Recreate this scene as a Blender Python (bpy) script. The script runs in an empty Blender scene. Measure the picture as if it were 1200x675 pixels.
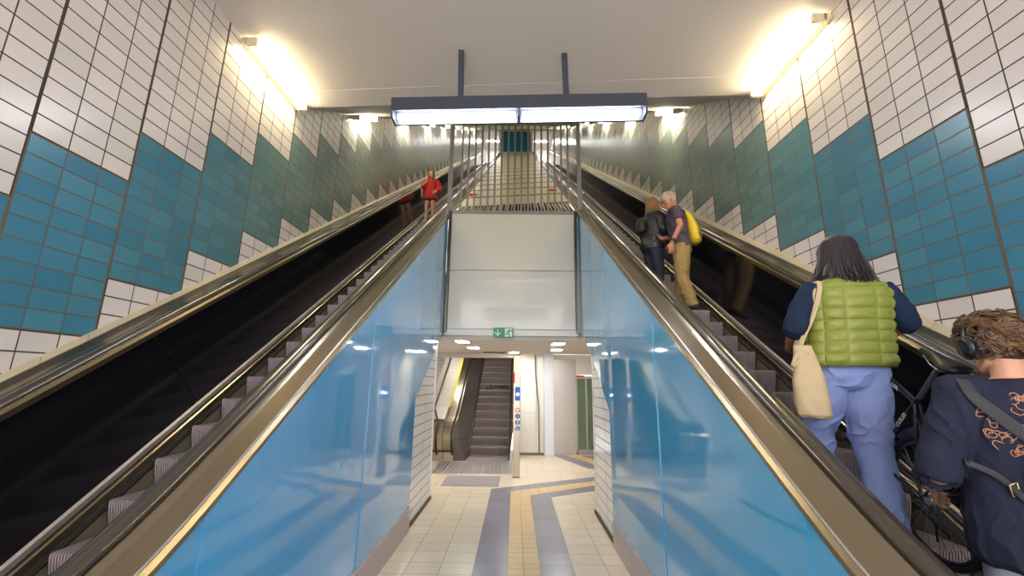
import bpy, bmesh, math, random
from mathutils import Vector, Matrix, noise
from mathutils.bvhtree import BVHTree
V = Vector
R = math.radians
rnd = random.Random(7)
C = bpy.context.scene.collection
T = 0.638          # rise per run of the two escalators


# ------------------------------------------------------------------ helpers
def lin(c):
    def f(v):
        v /= 255.0
        return v / 12.92 if v <= 0.04045 else ((v + 0.055) / 1.055) ** 2.4
    return (f(c[0]), f(c[1]), f(c[2]), 1.0)


def new_mat(name):
    m = bpy.data.materials.new(name)
    m.use_nodes = True
    nt = m.node_tree
    return m, nt, nt.nodes['Principled BSDF']


def mat(name, rgb, rough=0.5, metal=0.0, var=0.12, scale=6.0, bump=0.0, bscale=40.0, coat=0.0, spec=0.5,
        stretch=(1, 1, 1), rgb2=None, rvar=0.0):
    """procedural paint / metal / cloth: colour broken up by noise, optional bump"""
    m, nt, p = new_mat(name)
    c = lin(rgb)
    c2 = lin(rgb2) if rgb2 else tuple(min(1, v * (1 - var * 2)) for v in c[:3]) + (1,)
    tc = nt.nodes.new('ShaderNodeTexCoord')
    mp = nt.nodes.new('ShaderNodeMapping')
    mp.inputs['Scale'].default_value = stretch
    nt.links.new(tc.outputs['Object'], mp.inputs[0])
    n = nt.nodes.new('ShaderNodeTexNoise')
    n.inputs['Scale'].default_value = scale
    n.inputs['Detail'].default_value = 4
    nt.links.new(mp.outputs[0], n.inputs['Vector'])
    mx = nt.nodes.new('ShaderNodeMix')
    mx.data_type = 'RGBA'
    mx.inputs['A'].default_value = c
    mx.inputs['B'].default_value = c2
    nt.links.new(n.outputs['Fac'], mx.inputs['Factor'])
    nt.links.new(mx.outputs['Result'], p.inputs['Base Color'])
    p.inputs['Roughness'].default_value = rough
    if rvar:
        mr = nt.nodes.new('ShaderNodeMapRange')
        mr.inputs['To Min'].default_value = max(0.02, rough - rvar)
        mr.inputs['To Max'].default_value = rough + rvar
        nt.links.new(n.outputs['Fac'], mr.inputs['Value'])
        nt.links.new(mr.outputs[0], p.inputs['Roughness'])
    p.inputs['Metallic'].default_value = metal
    p.inputs['Specular IOR Level'].default_value = spec
    if coat:
        p.inputs['Coat Weight'].default_value = coat
        p.inputs['Coat Roughness'].default_value = 0.03
    if bump:
        n2 = nt.nodes.new('ShaderNodeTexNoise')
        n2.inputs['Scale'].default_value = bscale
        n2.inputs['Detail'].default_value = 5
        nt.links.new(mp.outputs[0], n2.inputs['Vector'])
        b = nt.nodes.new('ShaderNodeBump')
        b.inputs['Strength'].default_value = bump
        b.inputs['Distance'].default_value = 0.01
        nt.links.new(n2.outputs['Fac'], b.inputs['Height'])
        nt.links.new(b.outputs[0], p.inputs['Normal'])
    return m


def glow(name, rgb, strength):
    m, nt, p = new_mat(name)
    p.inputs['Base Color'].default_value = (0.9, 0.9, 0.9, 1)
    p.inputs['Emission Color'].default_value = (rgb[0], rgb[1], rgb[2], 1)
    p.inputs['Emission Strength'].default_value = strength
    return m


class NT:
    """tiny math-node builder"""
    def __init__(s, nt):
        s.nt = nt

    def m(s, op, a, b=None, c=None):
        n = s.nt.nodes.new('ShaderNodeMath')
        n.operation = op
        for i, v in enumerate((a, b, c)):
            if v is None:
                continue
            if isinstance(v, (int, float)):
                n.inputs[i].default_value = v
            else:
                s.nt.links.new(v, n.inputs[i])
        return n.outputs[0]

    def mix(s, f, a, b):
        n = s.nt.nodes.new('ShaderNodeMix')
        n.data_type = 'RGBA'
        for k, v in (('Factor', f), ('A', a), ('B', b)):
            if isinstance(v, (int, float)):
                n.inputs[k].default_value = v
            elif isinstance(v, tuple):
                n.inputs[k].default_value = v
            else:
                s.nt.links.new(v, n.inputs[k])
        return n.outputs['Result']


class MB:
    """collects solids, then builds ONE mesh object"""
    def __init__(s):
        s.bm = bmesh.new()
        s.mi = 0

    def face(s, pts):
        f = s.bm.faces.new([s.bm.verts.new(p) for p in pts])
        f.material_index = s.mi
        return f

    def hexa(s, p):
        v = [s.bm.verts.new(q) for q in p]
        for q in ((0, 3, 2, 1), (4, 5, 6, 7), (0, 1, 5, 4), (1, 2, 6, 5), (2, 3, 7, 6), (3, 0, 4, 7)):
            f = s.bm.faces.new([v[i] for i in q])
            f.material_index = s.mi
        return s

    def box(s, x0, x1, y0, y1, z0, z1, M=None):
        p = [V((x0, y0, z0)), V((x1, y0, z0)), V((x1, y1, z0)), V((x0, y1, z0)),
             V((x0, y0, z1)), V((x1, y0, z1)), V((x1, y1, z1)), V((x0, y1, z1))]
        if M is not None:
            p = [M @ q for q in p]
        return s.hexa(p)

    def prism(s, poly, ext, axis='x', lo=None, hi=None):
        """polygon (a,b) extruded along an axis between lo and hi"""
        def mk(a, b, t):
            return V((t, a, b)) if axis == 'x' else V((a, t, b)) if axis == 'y' else V((a, b, t))
        A = [s.bm.verts.new(mk(a, b, lo)) for a, b in poly]
        B = [s.bm.verts.new(mk(a, b, hi)) for a, b in poly]
        n = len(poly)
        fs = [s.bm.faces.new(A), s.bm.faces.new(B[::-1])]
        for i in range(n):
            fs.append(s.bm.faces.new([A[i], A[(i + 1) % n], B[(i + 1) % n], B[i]]))
        for f in fs:
            f.material_index = s.mi
        return s

    def loft(s, rings, dome=0.0, n=18, sq=1.0):
        """rings: (centre, half axis a, half axis b); domed ends"""
        rings = list(rings)
        if dome:
            def ext(r, q):
                d = (r[0] - q[0])
                d = d.normalized() if d.length > 1e-6 else V((0, 0, 1))
                rr = dome * (r[1].length + r[2].length) / 2
                return [(r[0] + d * rr * math.sin(t), r[1] * math.cos(t), r[2] * math.cos(t)) for t in (R(30), R(58), R(80))]
            rings = ext(rings[0], rings[1])[::-1] + rings + ext(rings[-1], rings[-2])
        prev = None
        first = None
        for c, a, b in rings:
            cur = []
            for i in range(n):
                t = 2 * math.pi * i / n
                ct, st = math.cos(t), math.sin(t)
                if sq != 1.0:
                    ct = math.copysign(abs(ct) ** sq, ct)
                    st = math.copysign(abs(st) ** sq, st)
                cur.append(s.bm.verts.new(c + a * ct + b * st))
            if prev:
                for i in range(n):
                    f = s.bm.faces.new([prev[i], prev[(i + 1) % n], cur[(i + 1) % n], cur[i]])
                    f.material_index = s.mi
            else:
                first = cur
            prev = cur
        f = s.bm.faces.new(first[::-1])
        f.material_index = s.mi
        f = s.bm.faces.new(prev)
        f.material_index = s.mi
        return s

    def tube(s, pts, rads, n=10, dome=0.9, flat=1.0, up=None, sub=1, sq=1.0):
        pts = [V(p) for p in pts]
        if isinstance(rads, (int, float)):
            rads = [rads] * len(pts)
        if sub > 1:
            pts, rads = spline(pts, rads, sub)
        rings = []
        a = None
        for i, p in enumerate(pts):
            d = (pts[min(i + 1, len(pts) - 1)] - pts[max(i - 1, 0)]).normalized()
            if a is None:
                ref = V(up) if up else (V((0, 0, 1)) if abs(d.z) < 0.9 else V((0, 1, 0)))
                a = d.cross(ref).normalized()
            else:
                a = (a - d * a.dot(d)).normalized()
            b = d.cross(a).normalized()
            rings.append((p, a * rads[i], b * rads[i] * flat))
        return s.loft(rings, dome, n, sq)

    def ball(s, c, r, M=None, seg=16):
        c = V(c)
        r = V(r) if not isinstance(r, (int, float)) else V((r, r, r))
        mm = Matrix.Translation(c) @ (M.to_4x4() if M is not None else Matrix()) @ Matrix.Diagonal((r.x, r.y, r.z, 1))
        k = bmesh.ops.create_uvsphere(s.bm, u_segments=seg, v_segments=max(8, seg * 2 // 3), radius=1, matrix=mm)
        for v in k['verts']:
            for f in v.link_faces:
                f.material_index = s.mi
        return s

    def cyl(s, a, b, r, n=20, r2=None):
        a, b = V(a), V(b)
        return s.tube([a, b], [r, r if r2 is None else r2], n=n, dome=0)

    def ring(s, c, axis, rad, r, n=48, k=8, flat=1.0):
        """torus"""
        c, axis = V(c), V(axis).normalized()
        u = axis.orthogonal().normalized()
        w = axis.cross(u)
        prev = None
        rows = []
        for i in range(n):
            t = 2 * math.pi * i / n
            d = u * math.cos(t) + w * math.sin(t)
            rows.append([s.bm.verts.new(c + d * (rad + r * math.cos(q)) + axis * r * flat * math.sin(q))
                         for q in [2 * math.pi * j / k for j in range(k)]])
        for i in range(n):
            A, B = rows[i], rows[(i + 1) % n]
            for j in range(k):
                f = s.bm.faces.new([A[j], A[(j + 1) % k], B[(j + 1) % k], B[j]])
                f.material_index = s.mi
        return s

    def sweep(s, prof, ys, zf, X, closed=True):
        """profile of (u, dz) carried along the escalator's path"""
        rows = [[s.bm.verts.new(V((X(u), y, zf(y) + dz))) for u, dz in prof] for y in ys]
        n = len(prof)
        for A, B in zip(rows, rows[1:]):
            for i in range(n if closed else n - 1):
                f = s.bm.faces.new([A[i], A[(i + 1) % n], B[(i + 1) % n], B[i]])
                f.material_index = s.mi
        if closed:
            s.bm.faces.new(rows[0]).material_index = s.mi
            s.bm.faces.new(rows[-1][::-1]).material_index = s.mi
        return s

    def build(s, name, mats, parent=None, smooth=40, bevel=0.0, M=None):
        bmesh.ops.recalc_face_normals(s.bm, faces=s.bm.faces)
        me = bpy.data.meshes.new(name)
        s.bm.to_mesh(me)
        s.bm.free()
        return link(name, me, mats, parent, smooth, bevel, M)


def link(name, me, mats, parent=None, smooth=40, bevel=0.0, M=None):
    if M is not None:
        me.transform(M)
    o = bpy.data.objects.new(name, me)
    C.objects.link(o)
    for m in (mats if isinstance(mats, (list, tuple)) else [mats]):
        me.materials.append(m)
    if smooth:
        me.polygons.foreach_set('use_smooth', [True] * len(me.polygons))
        me.set_sharp_from_angle(angle=R(smooth))
    if parent is not None:
        o.parent = parent
    if bevel:
        b = o.modifiers.new('bevel', 'BEVEL')
        b.width = bevel
        b.segments = 2
        b.limit_method = 'ANGLE'
    return o


def spline(pts, rads, sub):
    P, Q = [], []
    n = len(pts)
    for i in range(n - 1):
        p0, p1, p2, p3 = pts[max(i - 1, 0)], pts[i], pts[i + 1], pts[min(i + 2, n - 1)]
        for k in range(sub):
            t = k / sub
            P.append(0.5 * ((2 * p1) + (p2 - p0) * t + (2 * p0 - 5 * p1 + 4 * p2 - p3) * t * t + (3 * p1 - p0 - 3 * p2 + p3) * t ** 3))
            Q.append(rads[i] * (1 - t) + rads[i + 1] * t)
    P.append(pts[-1])
    Q.append(rads[-1])
    return P, Q


def thing(name, label, cat, loc=(0, 0, 0), rot=(0, 0, 0), group=None):
    o = bpy.data.objects.new(name, None)
    o.empty_display_size = 0.1
    C.objects.link(o)
    o.location = loc
    o.rotation_euler = rot
    return tag(o, label, cat, group)


def tag(o, label, cat, group=None):
    o['label'] = label
    o['category'] = cat
    if group:
        o['group'] = group
    return o


def struct(o, label=None, cat=None):
    o['kind'] = 'structure'
    if label:
        o['label'] = label
    if cat:
        o['category'] = cat
    return o


def voxel(mb, size, smooth_it=3, fold=None):
    """fuse overlapping solids of mb into one continuous skin -> mesh"""
    bmesh.ops.recalc_face_normals(mb.bm, faces=mb.bm.faces)
    me = bpy.data.meshes.new('fused')
    mb.bm.to_mesh(me)
    mb.bm.free()
    o = bpy.data.objects.new('fused', me)
    C.objects.link(o)
    r = o.modifiers.new('r', 'REMESH')
    r.mode = 'VOXEL'
    r.voxel_size = size
    r.adaptivity = 0
    if smooth_it:
        q = o.modifiers.new('s', 'SMOOTH')
        q.factor = 0.5
        q.iterations = smooth_it
    dg = bpy.context.evaluated_depsgraph_get()
    out = bpy.data.meshes.new_from_object(o.evaluated_get(dg))
    bpy.data.objects.remove(o)
    bpy.data.meshes.remove(me)
    if fold:
        amp, sc, st = fold[:3]
        cre = fold[3] if len(fold) > 3 else 0.0
        out.update()
        cs = [v.co.copy() for v in out.vertices]
        ns = [n.vector.copy() for n in out.vertex_normals]
        flat = []
        for c, n in zip(cs, ns):
            q = V((c.x * st[0], c.y * st[1], c.z * st[2])) * sc
            d = amp * (noise.noise(q) + 0.5 * noise.noise(q * 2.3))
            if cre:
                w = q * 1.7 + V((noise.noise(q + V((9, 0, 0))), noise.noise(q + V((0, 9, 0))), noise.noise(q + V((0, 0, 9))))) * 0.8
                d += cre * (max(0.0, 1 - abs(noise.noise(w)) * 3.2) ** 2) * (0.5 + noise.noise(q * 0.8 + V((3, 3, 3))))
            flat.extend(c + n * d)
        out.vertices.foreach_set('co', flat)
        out.update()
    return out


# ------------------------------------------------------------------ materials
M = {}
M['steel'] = mat('brushed_steel', (160, 149, 128), 0.25, 1.0, var=0.02, scale=2, stretch=(3, 0.3, 0.3), rvar=0.02)
M['steel_dark'] = mat('dull_steel', (112, 106, 98), 0.36, 1.0, var=0.15, scale=6, stretch=(1, 4, 1), rvar=0.08)
M['steel_pale'] = mat('pale_brushed_steel', (205, 200, 194), 0.36, 0.9, var=0.06, scale=3, stretch=(20, 20, 0.6), rvar=0.06)
M['rubber'] = mat('handrail_rubber', (58, 50, 42), 0.24, 0.0, var=0.04, scale=4, spec=0.6, coat=0.5)
M['black_rubber'] = mat('black_rubber', (26, 26, 28), 0.5, 0.0, var=0.15, scale=20)
M['black_panel'] = mat('black_gloss_panel', (20, 21, 26), 0.10, 0.0, var=0.2, scale=3, spec=0.55, rvar=0.04)
M['far_panel'] = mat('grey_gloss_panel', (104, 96, 92), 0.16, 0.3, var=0.15, scale=3)
M['brush'] = mat('brush_bristle', (22, 20, 20), 0.8, 0, bump=0.5, bscale=200)
M['skirt'] = mat('skirt_steel', (138, 130, 104), 0.42, 0.25, var=0.12, scale=3)
M['step_rib'] = mat('step_aluminium', (182, 168, 172), 0.48, 0.35, var=0.18, scale=7)
M['step_groove'] = mat('step_groove_grime', (46, 42, 44), 0.7, 0.1, var=0.2, scale=9)
M['step_far'] = mat('worn_step_metal', (158, 144, 140), 0.5, 0.2, var=0.2, scale=5, stretch=(1, 1, 4))
M['step_far_groove'] = mat('worn_step_groove', (40, 34, 34), 0.7, 0.1, var=0.2, scale=9)
M['ceiling'] = mat('ceiling_plaster', (216, 208, 200), 0.75, 0, var=0.025, scale=2, bump=0.05, bscale=25)
M['white_panel'] = mat('white_enamel', (220, 215, 203), 0.12, 0, var=0.012, scale=1.5, coat=0.3)
M['ramp_panel'] = mat('cream_ramp_panel', (222, 214, 184), 0.30, 0, var=0.05, scale=1.5)
M['ramp_seam'] = mat('ramp_seam', (96, 84, 66), 0.6, 0)
M['cream_tile'] = mat('cream_ledge_tile', (180, 168, 142), 0.35, 0, var=0.08, scale=4)
M['grout'] = mat('dark_grout', (84, 74, 62), 0.8, 0, var=0.1, scale=10)
M['baseboard'] = mat('stone_baseboard', (182, 166, 162), 0.4, 0, var=0.06, scale=5)
M['fixture_dark'] = mat('grey_painted_steel', (70, 74, 88), 0.45, 0.2, var=0.06, scale=4)
M['fixture_cream'] = mat('cream_lamp_housing', (214, 204, 172), 0.5, 0, var=0.05, scale=5)
M['gate_steel'] = mat('painted_gate_steel', (150, 144, 142), 0.5, 0.0, var=0.08, scale=5)
M['tube_cool'] = glow('cool_fluorescent', (0.93, 0.95, 1.0), 16.0)
M['tube_warm'] = glow('warm_fluorescent', (1.0, 0.84, 0.52), 17.0)
M['tube_green'] = glow('yellowish_fluorescent', (1.0, 0.95, 0.72), 15.0)
M['panel_light'] = glow('ceiling_panel_light', (1.0, 0.98, 0.93), 19.0)
M['white_wall'] = mat('white_wall_paint', (232, 230, 224), 0.4, 0, var=0.02, scale=2)
M['grey_pillar'] = mat('pale_grey_pillar', (222, 224, 232), 0.35, 0, var=0.03, scale=3)
M['green_glass'] = mat('green_lift_glass', (112, 136, 112), 0.06, 0, var=0.25, scale=2.5, stretch=(2, 2, 0.6), coat=0.5)
M['yellow_strip'] = mat('yellow_strip_paint', (226, 216, 96), 0.4, 0, var=0.05, scale=4)
M['red'] = mat('red_plastic', (206, 54, 40), 0.4, 0, var=0.08, scale=8)
M['sign_green'] = mat('sign_green', (18, 140, 84), 0.35, 0, var=0.03, scale=8)
M['sign_white'] = mat('sign_white', (236, 244, 238), 0.4, 0, var=0.02, scale=8)
M['blue_sign'] = mat('blue_pictogram', (40, 84, 190), 0.35, 0, var=0.05, scale=8)
M['end_blue'] = mat('blue_end_panel', (22, 130, 176), 0.3, 0, var=0.12, scale=1.2)
M['mat_grey'] = mat('grey_rubber_mat', (146, 138, 138), 0.8, 0, var=0.1, scale=12, bump=0.3, bscale=120)


def blue_panel_mat(name, c1, c2):
    m, nt, p = new_mat(name)
    k = NT(nt)
    tc = nt.nodes.new('ShaderNodeTexCoord')
    n = nt.nodes.new('ShaderNodeTexNoise')
    n.inputs['Scale'].default_value = 0.6
    nt.links.new(tc.outputs['Object'], n.inputs['Vector'])
    nt.links.new(k.mix(n.outputs['Fac'], lin(c1), lin(c2)), p.inputs['Base Color'])
    p.inputs['Roughness'].default_value = 0.07
    p.inputs['Specular IOR Level'].default_value = 0.8
    p.inputs['Coat Weight'].default_value = 0.6
    p.inputs['Coat Roughness'].default_value = 0.04
    n2 = nt.nodes.new('ShaderNodeTexNoise')
    n2.inputs['Scale'].default_value = 1.1
    n2.inputs['Detail'].default_value = 1
    nt.links.new(tc.outputs['Object'], n2.inputs['Vector'])
    b = nt.nodes.new('ShaderNodeBump')
    b.inputs['Strength'].default_value = 0.25
    b.inputs['Distance'].default_value = 0.03
    nt.links.new(n2.outputs['Fac'], b.inputs['Height'])
    nt.links.new(b.outputs[0], p.inputs['Normal'])
    nt.links.new(b.outputs[0], p.inputs['Coat Normal'])
    return m


M['blue'] = blue_panel_mat('blue_enamel', (74, 166, 222), (58, 152, 212))
M['blue_r'] = blue_panel_mat('blue_green_enamel', (56, 164, 212), (46, 150, 200))


def tile_mat(name, y0, pitch, z0):
    """white wall tiles three wide per module, each module a third of a tile row course higher, with a stepped blue band"""
    m, nt, p = new_mat(name)
    k = NT(nt)
    tc = nt.nodes.new('ShaderNodeTexCoord')
    sx = nt.nodes.new('ShaderNodeSeparateXYZ')
    nt.links.new(tc.outputs['Object'], sx.inputs[0])
    y, z = sx.outputs['Y'], sx.outputs['Z']
    u = k.m('DIVIDE', k.m('SUBTRACT', y, y0), pitch)
    mod = k.m('FLOOR', u)
    fu = k.m('SUBTRACT', u, mod)
    c3 = k.m('MULTIPLY', fu, 3.0)
    col = k.m('FLOOR', c3)
    fc = k.m('SUBTRACT', c3, col)
    v = k.m('DIVIDE', k.m('SUBTRACT', k.m('SUBTRACT', z, z0), k.m('MULTIPLY', mod, pitch * T)), 0.1461)
    row = k.m('FLOOR', v)
    fr = k.m('SUBTRACT', v, row)
    g1 = k.m('GREATER_THAN', k.m('ABSOLUTE', k.m('SUBTRACT', fc, 0.5)), 0.482)
    g2 = k.m('GREATER_THAN', k.m('ABSOLUTE', k.m('SUBTRACT', fr, 0.5)), 0.464)
    g3 = k.m('GREATER_THAN', k.m('ABSOLUTE', k.m('SUBTRACT', fu, 0.5)), 0.484)
    edge = k.m('MAXIMUM', k.m('GREATER_THAN', k.m('ABSOLUTE', v), 9999.0),
               k.m('MAXIMUM', k.m('LESS_THAN', k.m('ABSOLUTE', v), 0.07), k.m('LESS_THAN', k.m('ABSOLUTE', k.m('ADD', v, 9.0)), 0.07)))
    grout = k.m('MAXIMUM', k.m('MAXIMUM', g1, g2), k.m('MAXIMUM', g3, edge))
    band = k.m('MULTIPLY', k.m('LESS_THAN', v, 0.0), k.m('GREATER_THAN', v, -9.0))
    wn = nt.nodes.new('ShaderNodeTexWhiteNoise')
    cx = nt.nodes.new('ShaderNodeCombineXYZ')
    nt.links.new(k.m('ADD', k.m('MULTIPLY', mod, 3.0), col), cx.inputs[0])
    nt.links.new(row, cx.inputs[1])
    nt.links.new(cx.outputs[0], wn.inputs['Vector'])
    r1 = wn.outputs['Value']
    nz = nt.nodes.new('ShaderNodeTexNoise')
    nz.inputs['Scale'].default_value = 5.0
    nz.inputs['Detail'].default_value = 5
    nt.links.new(tc.outputs['Object'], nz.inputs['Vector'])
    # the glaze runs from blue at the foot of the stairs to grey green higher up
    t1 = nt.nodes.new('ShaderNodeMapRange')
    t1.inputs['From Min'].default_value = 2.6
    t1.inputs['From Max'].default_value = 5.6
    nt.links.new(k.m('ADD', y, k.m('MULTIPLY', k.m('SUBTRACT', nz.outputs['Fac'], 0.5), 2.0)), t1.inputs['Value'])
    t2 = nt.nodes.new('ShaderNodeMapRange')
    t2.inputs['From Min'].default_value = 4.2
    t2.inputs['From Max'].default_value = 7.5
    nt.links.new(y, t2.inputs['Value'])
    blue = k.mix(r1, lin((62, 128, 160)), lin((82, 144, 170)))
    teal = k.mix(r1, lin((74, 122, 126)), lin((86, 134, 132)))
    green = k.mix(r1, lin((138, 150, 138)), lin((152, 162, 150)))
    bl = k.mix(t2.outputs[0], k.mix(t1.outputs[0], blue, teal), green)
    bl = k.mix(k.m('MULTIPLY', nz.outputs['Fac'], 0.35), bl, lin((66, 112, 126)))
    wh = k.mix(r1, lin((226, 219, 216)), lin((214, 208, 204)))
    wh = k.mix(k.m('MULTIPLY', nz.outputs['Fac'], 0.12), wh, lin((176, 164, 148)))
    tile = k.mix(band, wh, bl)
    gcol = k.mix(band, lin((70, 58, 50)), lin((100, 94, 80)))
    nt.links.new(k.mix(grout, tile, gcol), p.inputs['Base Color'])
    nt.links.new(k.m('ADD', k.m('MULTIPLY', grout, 0.55), 0.24), p.inputs['Roughness'])
    p.inputs['Specular IOR Level'].default_value = 0.45
    b = nt.nodes.new('ShaderNodeBump')
    b.inputs['Strength'].default_value = 0.6
    b.inputs['Distance'].default_value = 0.004
    b.invert = True
    nt.links.new(grout, b.inputs['Height'])
    nt.links.new(b.outputs[0], p.inputs['Normal'])
    return m


M['tiles_left'] = tile_mat('stair_wall_tiles_left', 2.535, 0.752, 3.62)
M['tiles_right'] = tile_mat('stair_wall_tiles_right', 2.705, 0.7535, 3.962)


def grid_mat(name, c1, c2, g, ax, w, h, lw, rough, off=(0, 0), spec=0.5, nv=0.2):
    """rectangular tiles on two axes"""
    m, nt, p = new_mat(name)
    k = NT(nt)
    tc = nt.nodes.new('ShaderNodeTexCoord')
    sx = nt.nodes.new('ShaderNodeSeparateXYZ')
    nt.links.new(tc.outputs['Object'], sx.inputs[0])
    a = k.m('DIVIDE', k.m('SUBTRACT', sx.outputs[ax[0]], off[0]), w)
    b = k.m('DIVIDE', k.m('SUBTRACT', sx.outputs[ax[1]], off[1]), h)
    fa, fb = k.m('FLOOR', a), k.m('FLOOR', b)
    ga = k.m('GREATER_THAN', k.m('ABSOLUTE', k.m('SUBTRACT', k.m('SUBTRACT', a, fa), 0.5)), 0.5 - lw / w / 2)
    gb = k.m('GREATER_THAN', k.m('ABSOLUTE', k.m('SUBTRACT', k.m('SUBTRACT', b, fb), 0.5)), 0.5 - lw / h / 2)
    gr = k.m('MAXIMUM', ga, gb)
    wn = nt.nodes.new('ShaderNodeTexWhiteNoise')
    cx = nt.nodes.new('ShaderNodeCombineXYZ')
    nt.links.new(fa, cx.inputs[0])
    nt.links.new(fb, cx.inputs[1])
    nt.links.new(cx.outputs[0], wn.inputs['Vector'])
    nz = nt.nodes.new('ShaderNodeTexNoise')
    nz.inputs['Scale'].default_value = 9.0
    nz.inputs['Detail'].default_value = 6
    nt.links.new(tc.outputs['Object'], nz.inputs['Vector'])
    f = k.m('ADD', k.m('MULTIPLY', wn.outputs['Value'], 0.7), k.m('MULTIPLY', k.m('SUBTRACT', nz.outputs['Fac'], 0.35), nv * 3))
    nt.links.new(k.mix(gr, k.mix(f, lin(c1), lin(c2)), lin(g)), p.inputs['Base Color'])
    nt.links.new(k.m('ADD', k.m('MULTIPLY', gr, 0.4), rough), p.inputs['Roughness'])
    p.inputs['Specular IOR Level'].default_value = spec
    return m


M['floor'] = grid_mat('cream_floor_tiles', (226, 212, 188), (214, 198, 172), (142, 124, 100), 'XY', 0.367, 0.303, 0.008, 0.22, (-0.44, 6.555))
M['floor_grey'] = grid_mat('grey_floor_tiles', (140, 136, 148), (126, 122, 134), (104, 98, 104), 'XY', 0.367, 0.303, 0.006, 0.25, (-0.44, 6.555))
M['floor_yellow'] = grid_mat('yellow_floor_tiles', (222, 190, 136), (206, 172, 118), (150, 122, 84), 'XY', 0.18, 0.151, 0.006, 0.3, (-0.07, 6.555))
M['hall_tiles'] = grid_mat('white_passage_tiles', (238, 236, 232), (228, 226, 222), (96, 84, 76), 'YZ', 0.8, 0.146, 0.014, 0.18, (6.4, 0.03), nv=0.05)


# ------------------------------------------------------------------ people
M['skin'] = mat('skin', (214, 160, 132), 0.5, 0, var=0.05, scale=14, bump=0.04, bscale=120)
M['skin_tan'] = mat('tanned_skin', (188, 124, 98), 0.5, 0, var=0.06, scale=14, bump=0.04, bscale=120)
M['eye'] = mat('eye_white', (220, 214, 206), 0.25, 0, var=0.05, scale=10)
M['pupil'] = mat('pupil', (40, 30, 24), 0.2, 0)
M['lip'] = mat('lip', (176, 96, 88), 0.45, 0, var=0.05)
M['hair_black'] = mat('black_hair', (44, 36, 40), 0.42, 0, var=0.2, scale=60, spec=0.6)
M['hair_brown'] = mat('brown_hair', (112, 82, 54), 0.5, 0, var=0.3, scale=40, rgb2=(80, 56, 36))
M['hair_curl_dark'] = mat('dark_curl', (70, 50, 34), 0.5, 0, var=0.2, scale=40)
M['hair_curl_light'] = mat('light_curl', (128, 96, 62), 0.45, 0, var=0.2, scale=40)
M['hair_dark_brown'] = mat('dark_brown_hair', (78, 50, 40), 0.5, 0, var=0.2, scale=40)
M['hair_blond'] = mat('dark_blond_hair', (160, 122, 82), 0.5, 0, var=0.3, scale=50, rgb2=(112, 82, 54))
M['hair_grey'] = mat('pale_grey_hair', (206, 186, 168), 0.6, 0, var=0.15, scale=60)
M['navy'] = mat('navy_cotton', (44, 48, 68), 0.85, 0, var=0.2, scale=7, bump=0.25, bscale=60, spec=0.2)
M['navy_sleeve'] = mat('dark_blue_sweat_cotton', (34, 48, 74), 0.85, 0, var=0.2, scale=8, bump=0.25, bscale=60, spec=0.2)
M['denim_light'] = mat('light_blue_denim', (166, 182, 228), 0.8, 0, var=0.10, scale=5, bump=0.2, bscale=90, rgb2=(126, 146, 210), spec=0.2)
M['denim_washed'] = mat('bleached_denim', (198, 204, 214), 0.8, 0, var=0.3, scale=9, rgb2=(84, 98, 124), spec=0.2)
M['quilt'] = mat('green_quilted_nylon', (142, 150, 64), 0.45, 0, var=0.10, scale=5, bump=0.25, bscale=28, spec=0.5)
M['quilt_seam'] = mat('green_quilt_binding', (96, 110, 34), 0.6, 0)
M['canvas'] = mat('natural_canvas', (206, 184, 146), 0.85, 0, var=0.08, scale=9, bump=0.25, bscale=140)
M['khaki'] = mat('khaki_cotton', (172, 142, 90), 0.85, 0, var=0.15, scale=6, bump=0.25, bscale=50)
M['purple'] = mat('purple_grey_jersey', (86, 70, 92), 0.85, 0, var=0.15, scale=7, bump=0.2, bscale=50)
M['leather'] = mat('black_leather', (44, 44, 50), 0.38, 0, var=0.2, scale=8, bump=0.3, bscale=40)
M['dark_jeans'] = mat('dark_blue_black_jeans', (40, 46, 60), 0.8, 0, var=0.15, scale=6, bump=0.2, bscale=60)
M['yellow_pack'] = mat('yellow_pack_nylon', (228, 196, 40), 0.5, 0, var=0.1, scale=6, bump=0.2, bscale=30)
M['olive_pack'] = mat('olive_pack_nylon', (120, 112, 52), 0.6, 0, var=0.1, scale=6)
M['black_nylon'] = mat('black_nylon', (34, 34, 40), 0.55, 0, var=0.15, scale=8, bump=0.2, bscale=80)
M['webbing'] = mat('dark_webbing', (58, 56, 62), 0.7, 0, var=0.1, scale=30, bump=0.3, bscale=200)
M['red_cloth'] = mat('red_fleece', (206, 42, 40), 0.8, 0, var=0.12, scale=7, bump=0.2, bscale=60)
M['shorts'] = mat('black_shorts_cotton', (34, 34, 46), 0.85, 0, var=0.1, scale=7)
M['shoe'] = mat('dark_shoe_leather', (46, 42, 42), 0.6, 0, var=0.15, scale=9)
M['shoe_pale'] = mat('pale_shoe_canvas', (206, 196, 150), 0.6, 0, var=0.1, scale=9)
M['olive_scarf'] = mat('olive_knit', (120, 104, 76), 0.9, 0, var=0.2, scale=20, bump=0.4, bscale=80)
M['print'] = mat('orange_print', (190, 118, 82), 0.7, 0, var=0.25, scale=20, rgb2=(206, 160, 120))
M['black_plastic'] = mat('black_gloss_plastic', (26, 26, 30), 0.25, 0, var=0.1, scale=10, coat=0.4)
M['saddle'] = mat('saddle_vinyl', (24, 24, 28), 0.42, 0, var=0.1, scale=10, spec=0.35)
M['brass'] = mat('buckle_metal', (190, 176, 140), 0.3, 1.0, var=0.1, scale=10)


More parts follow.
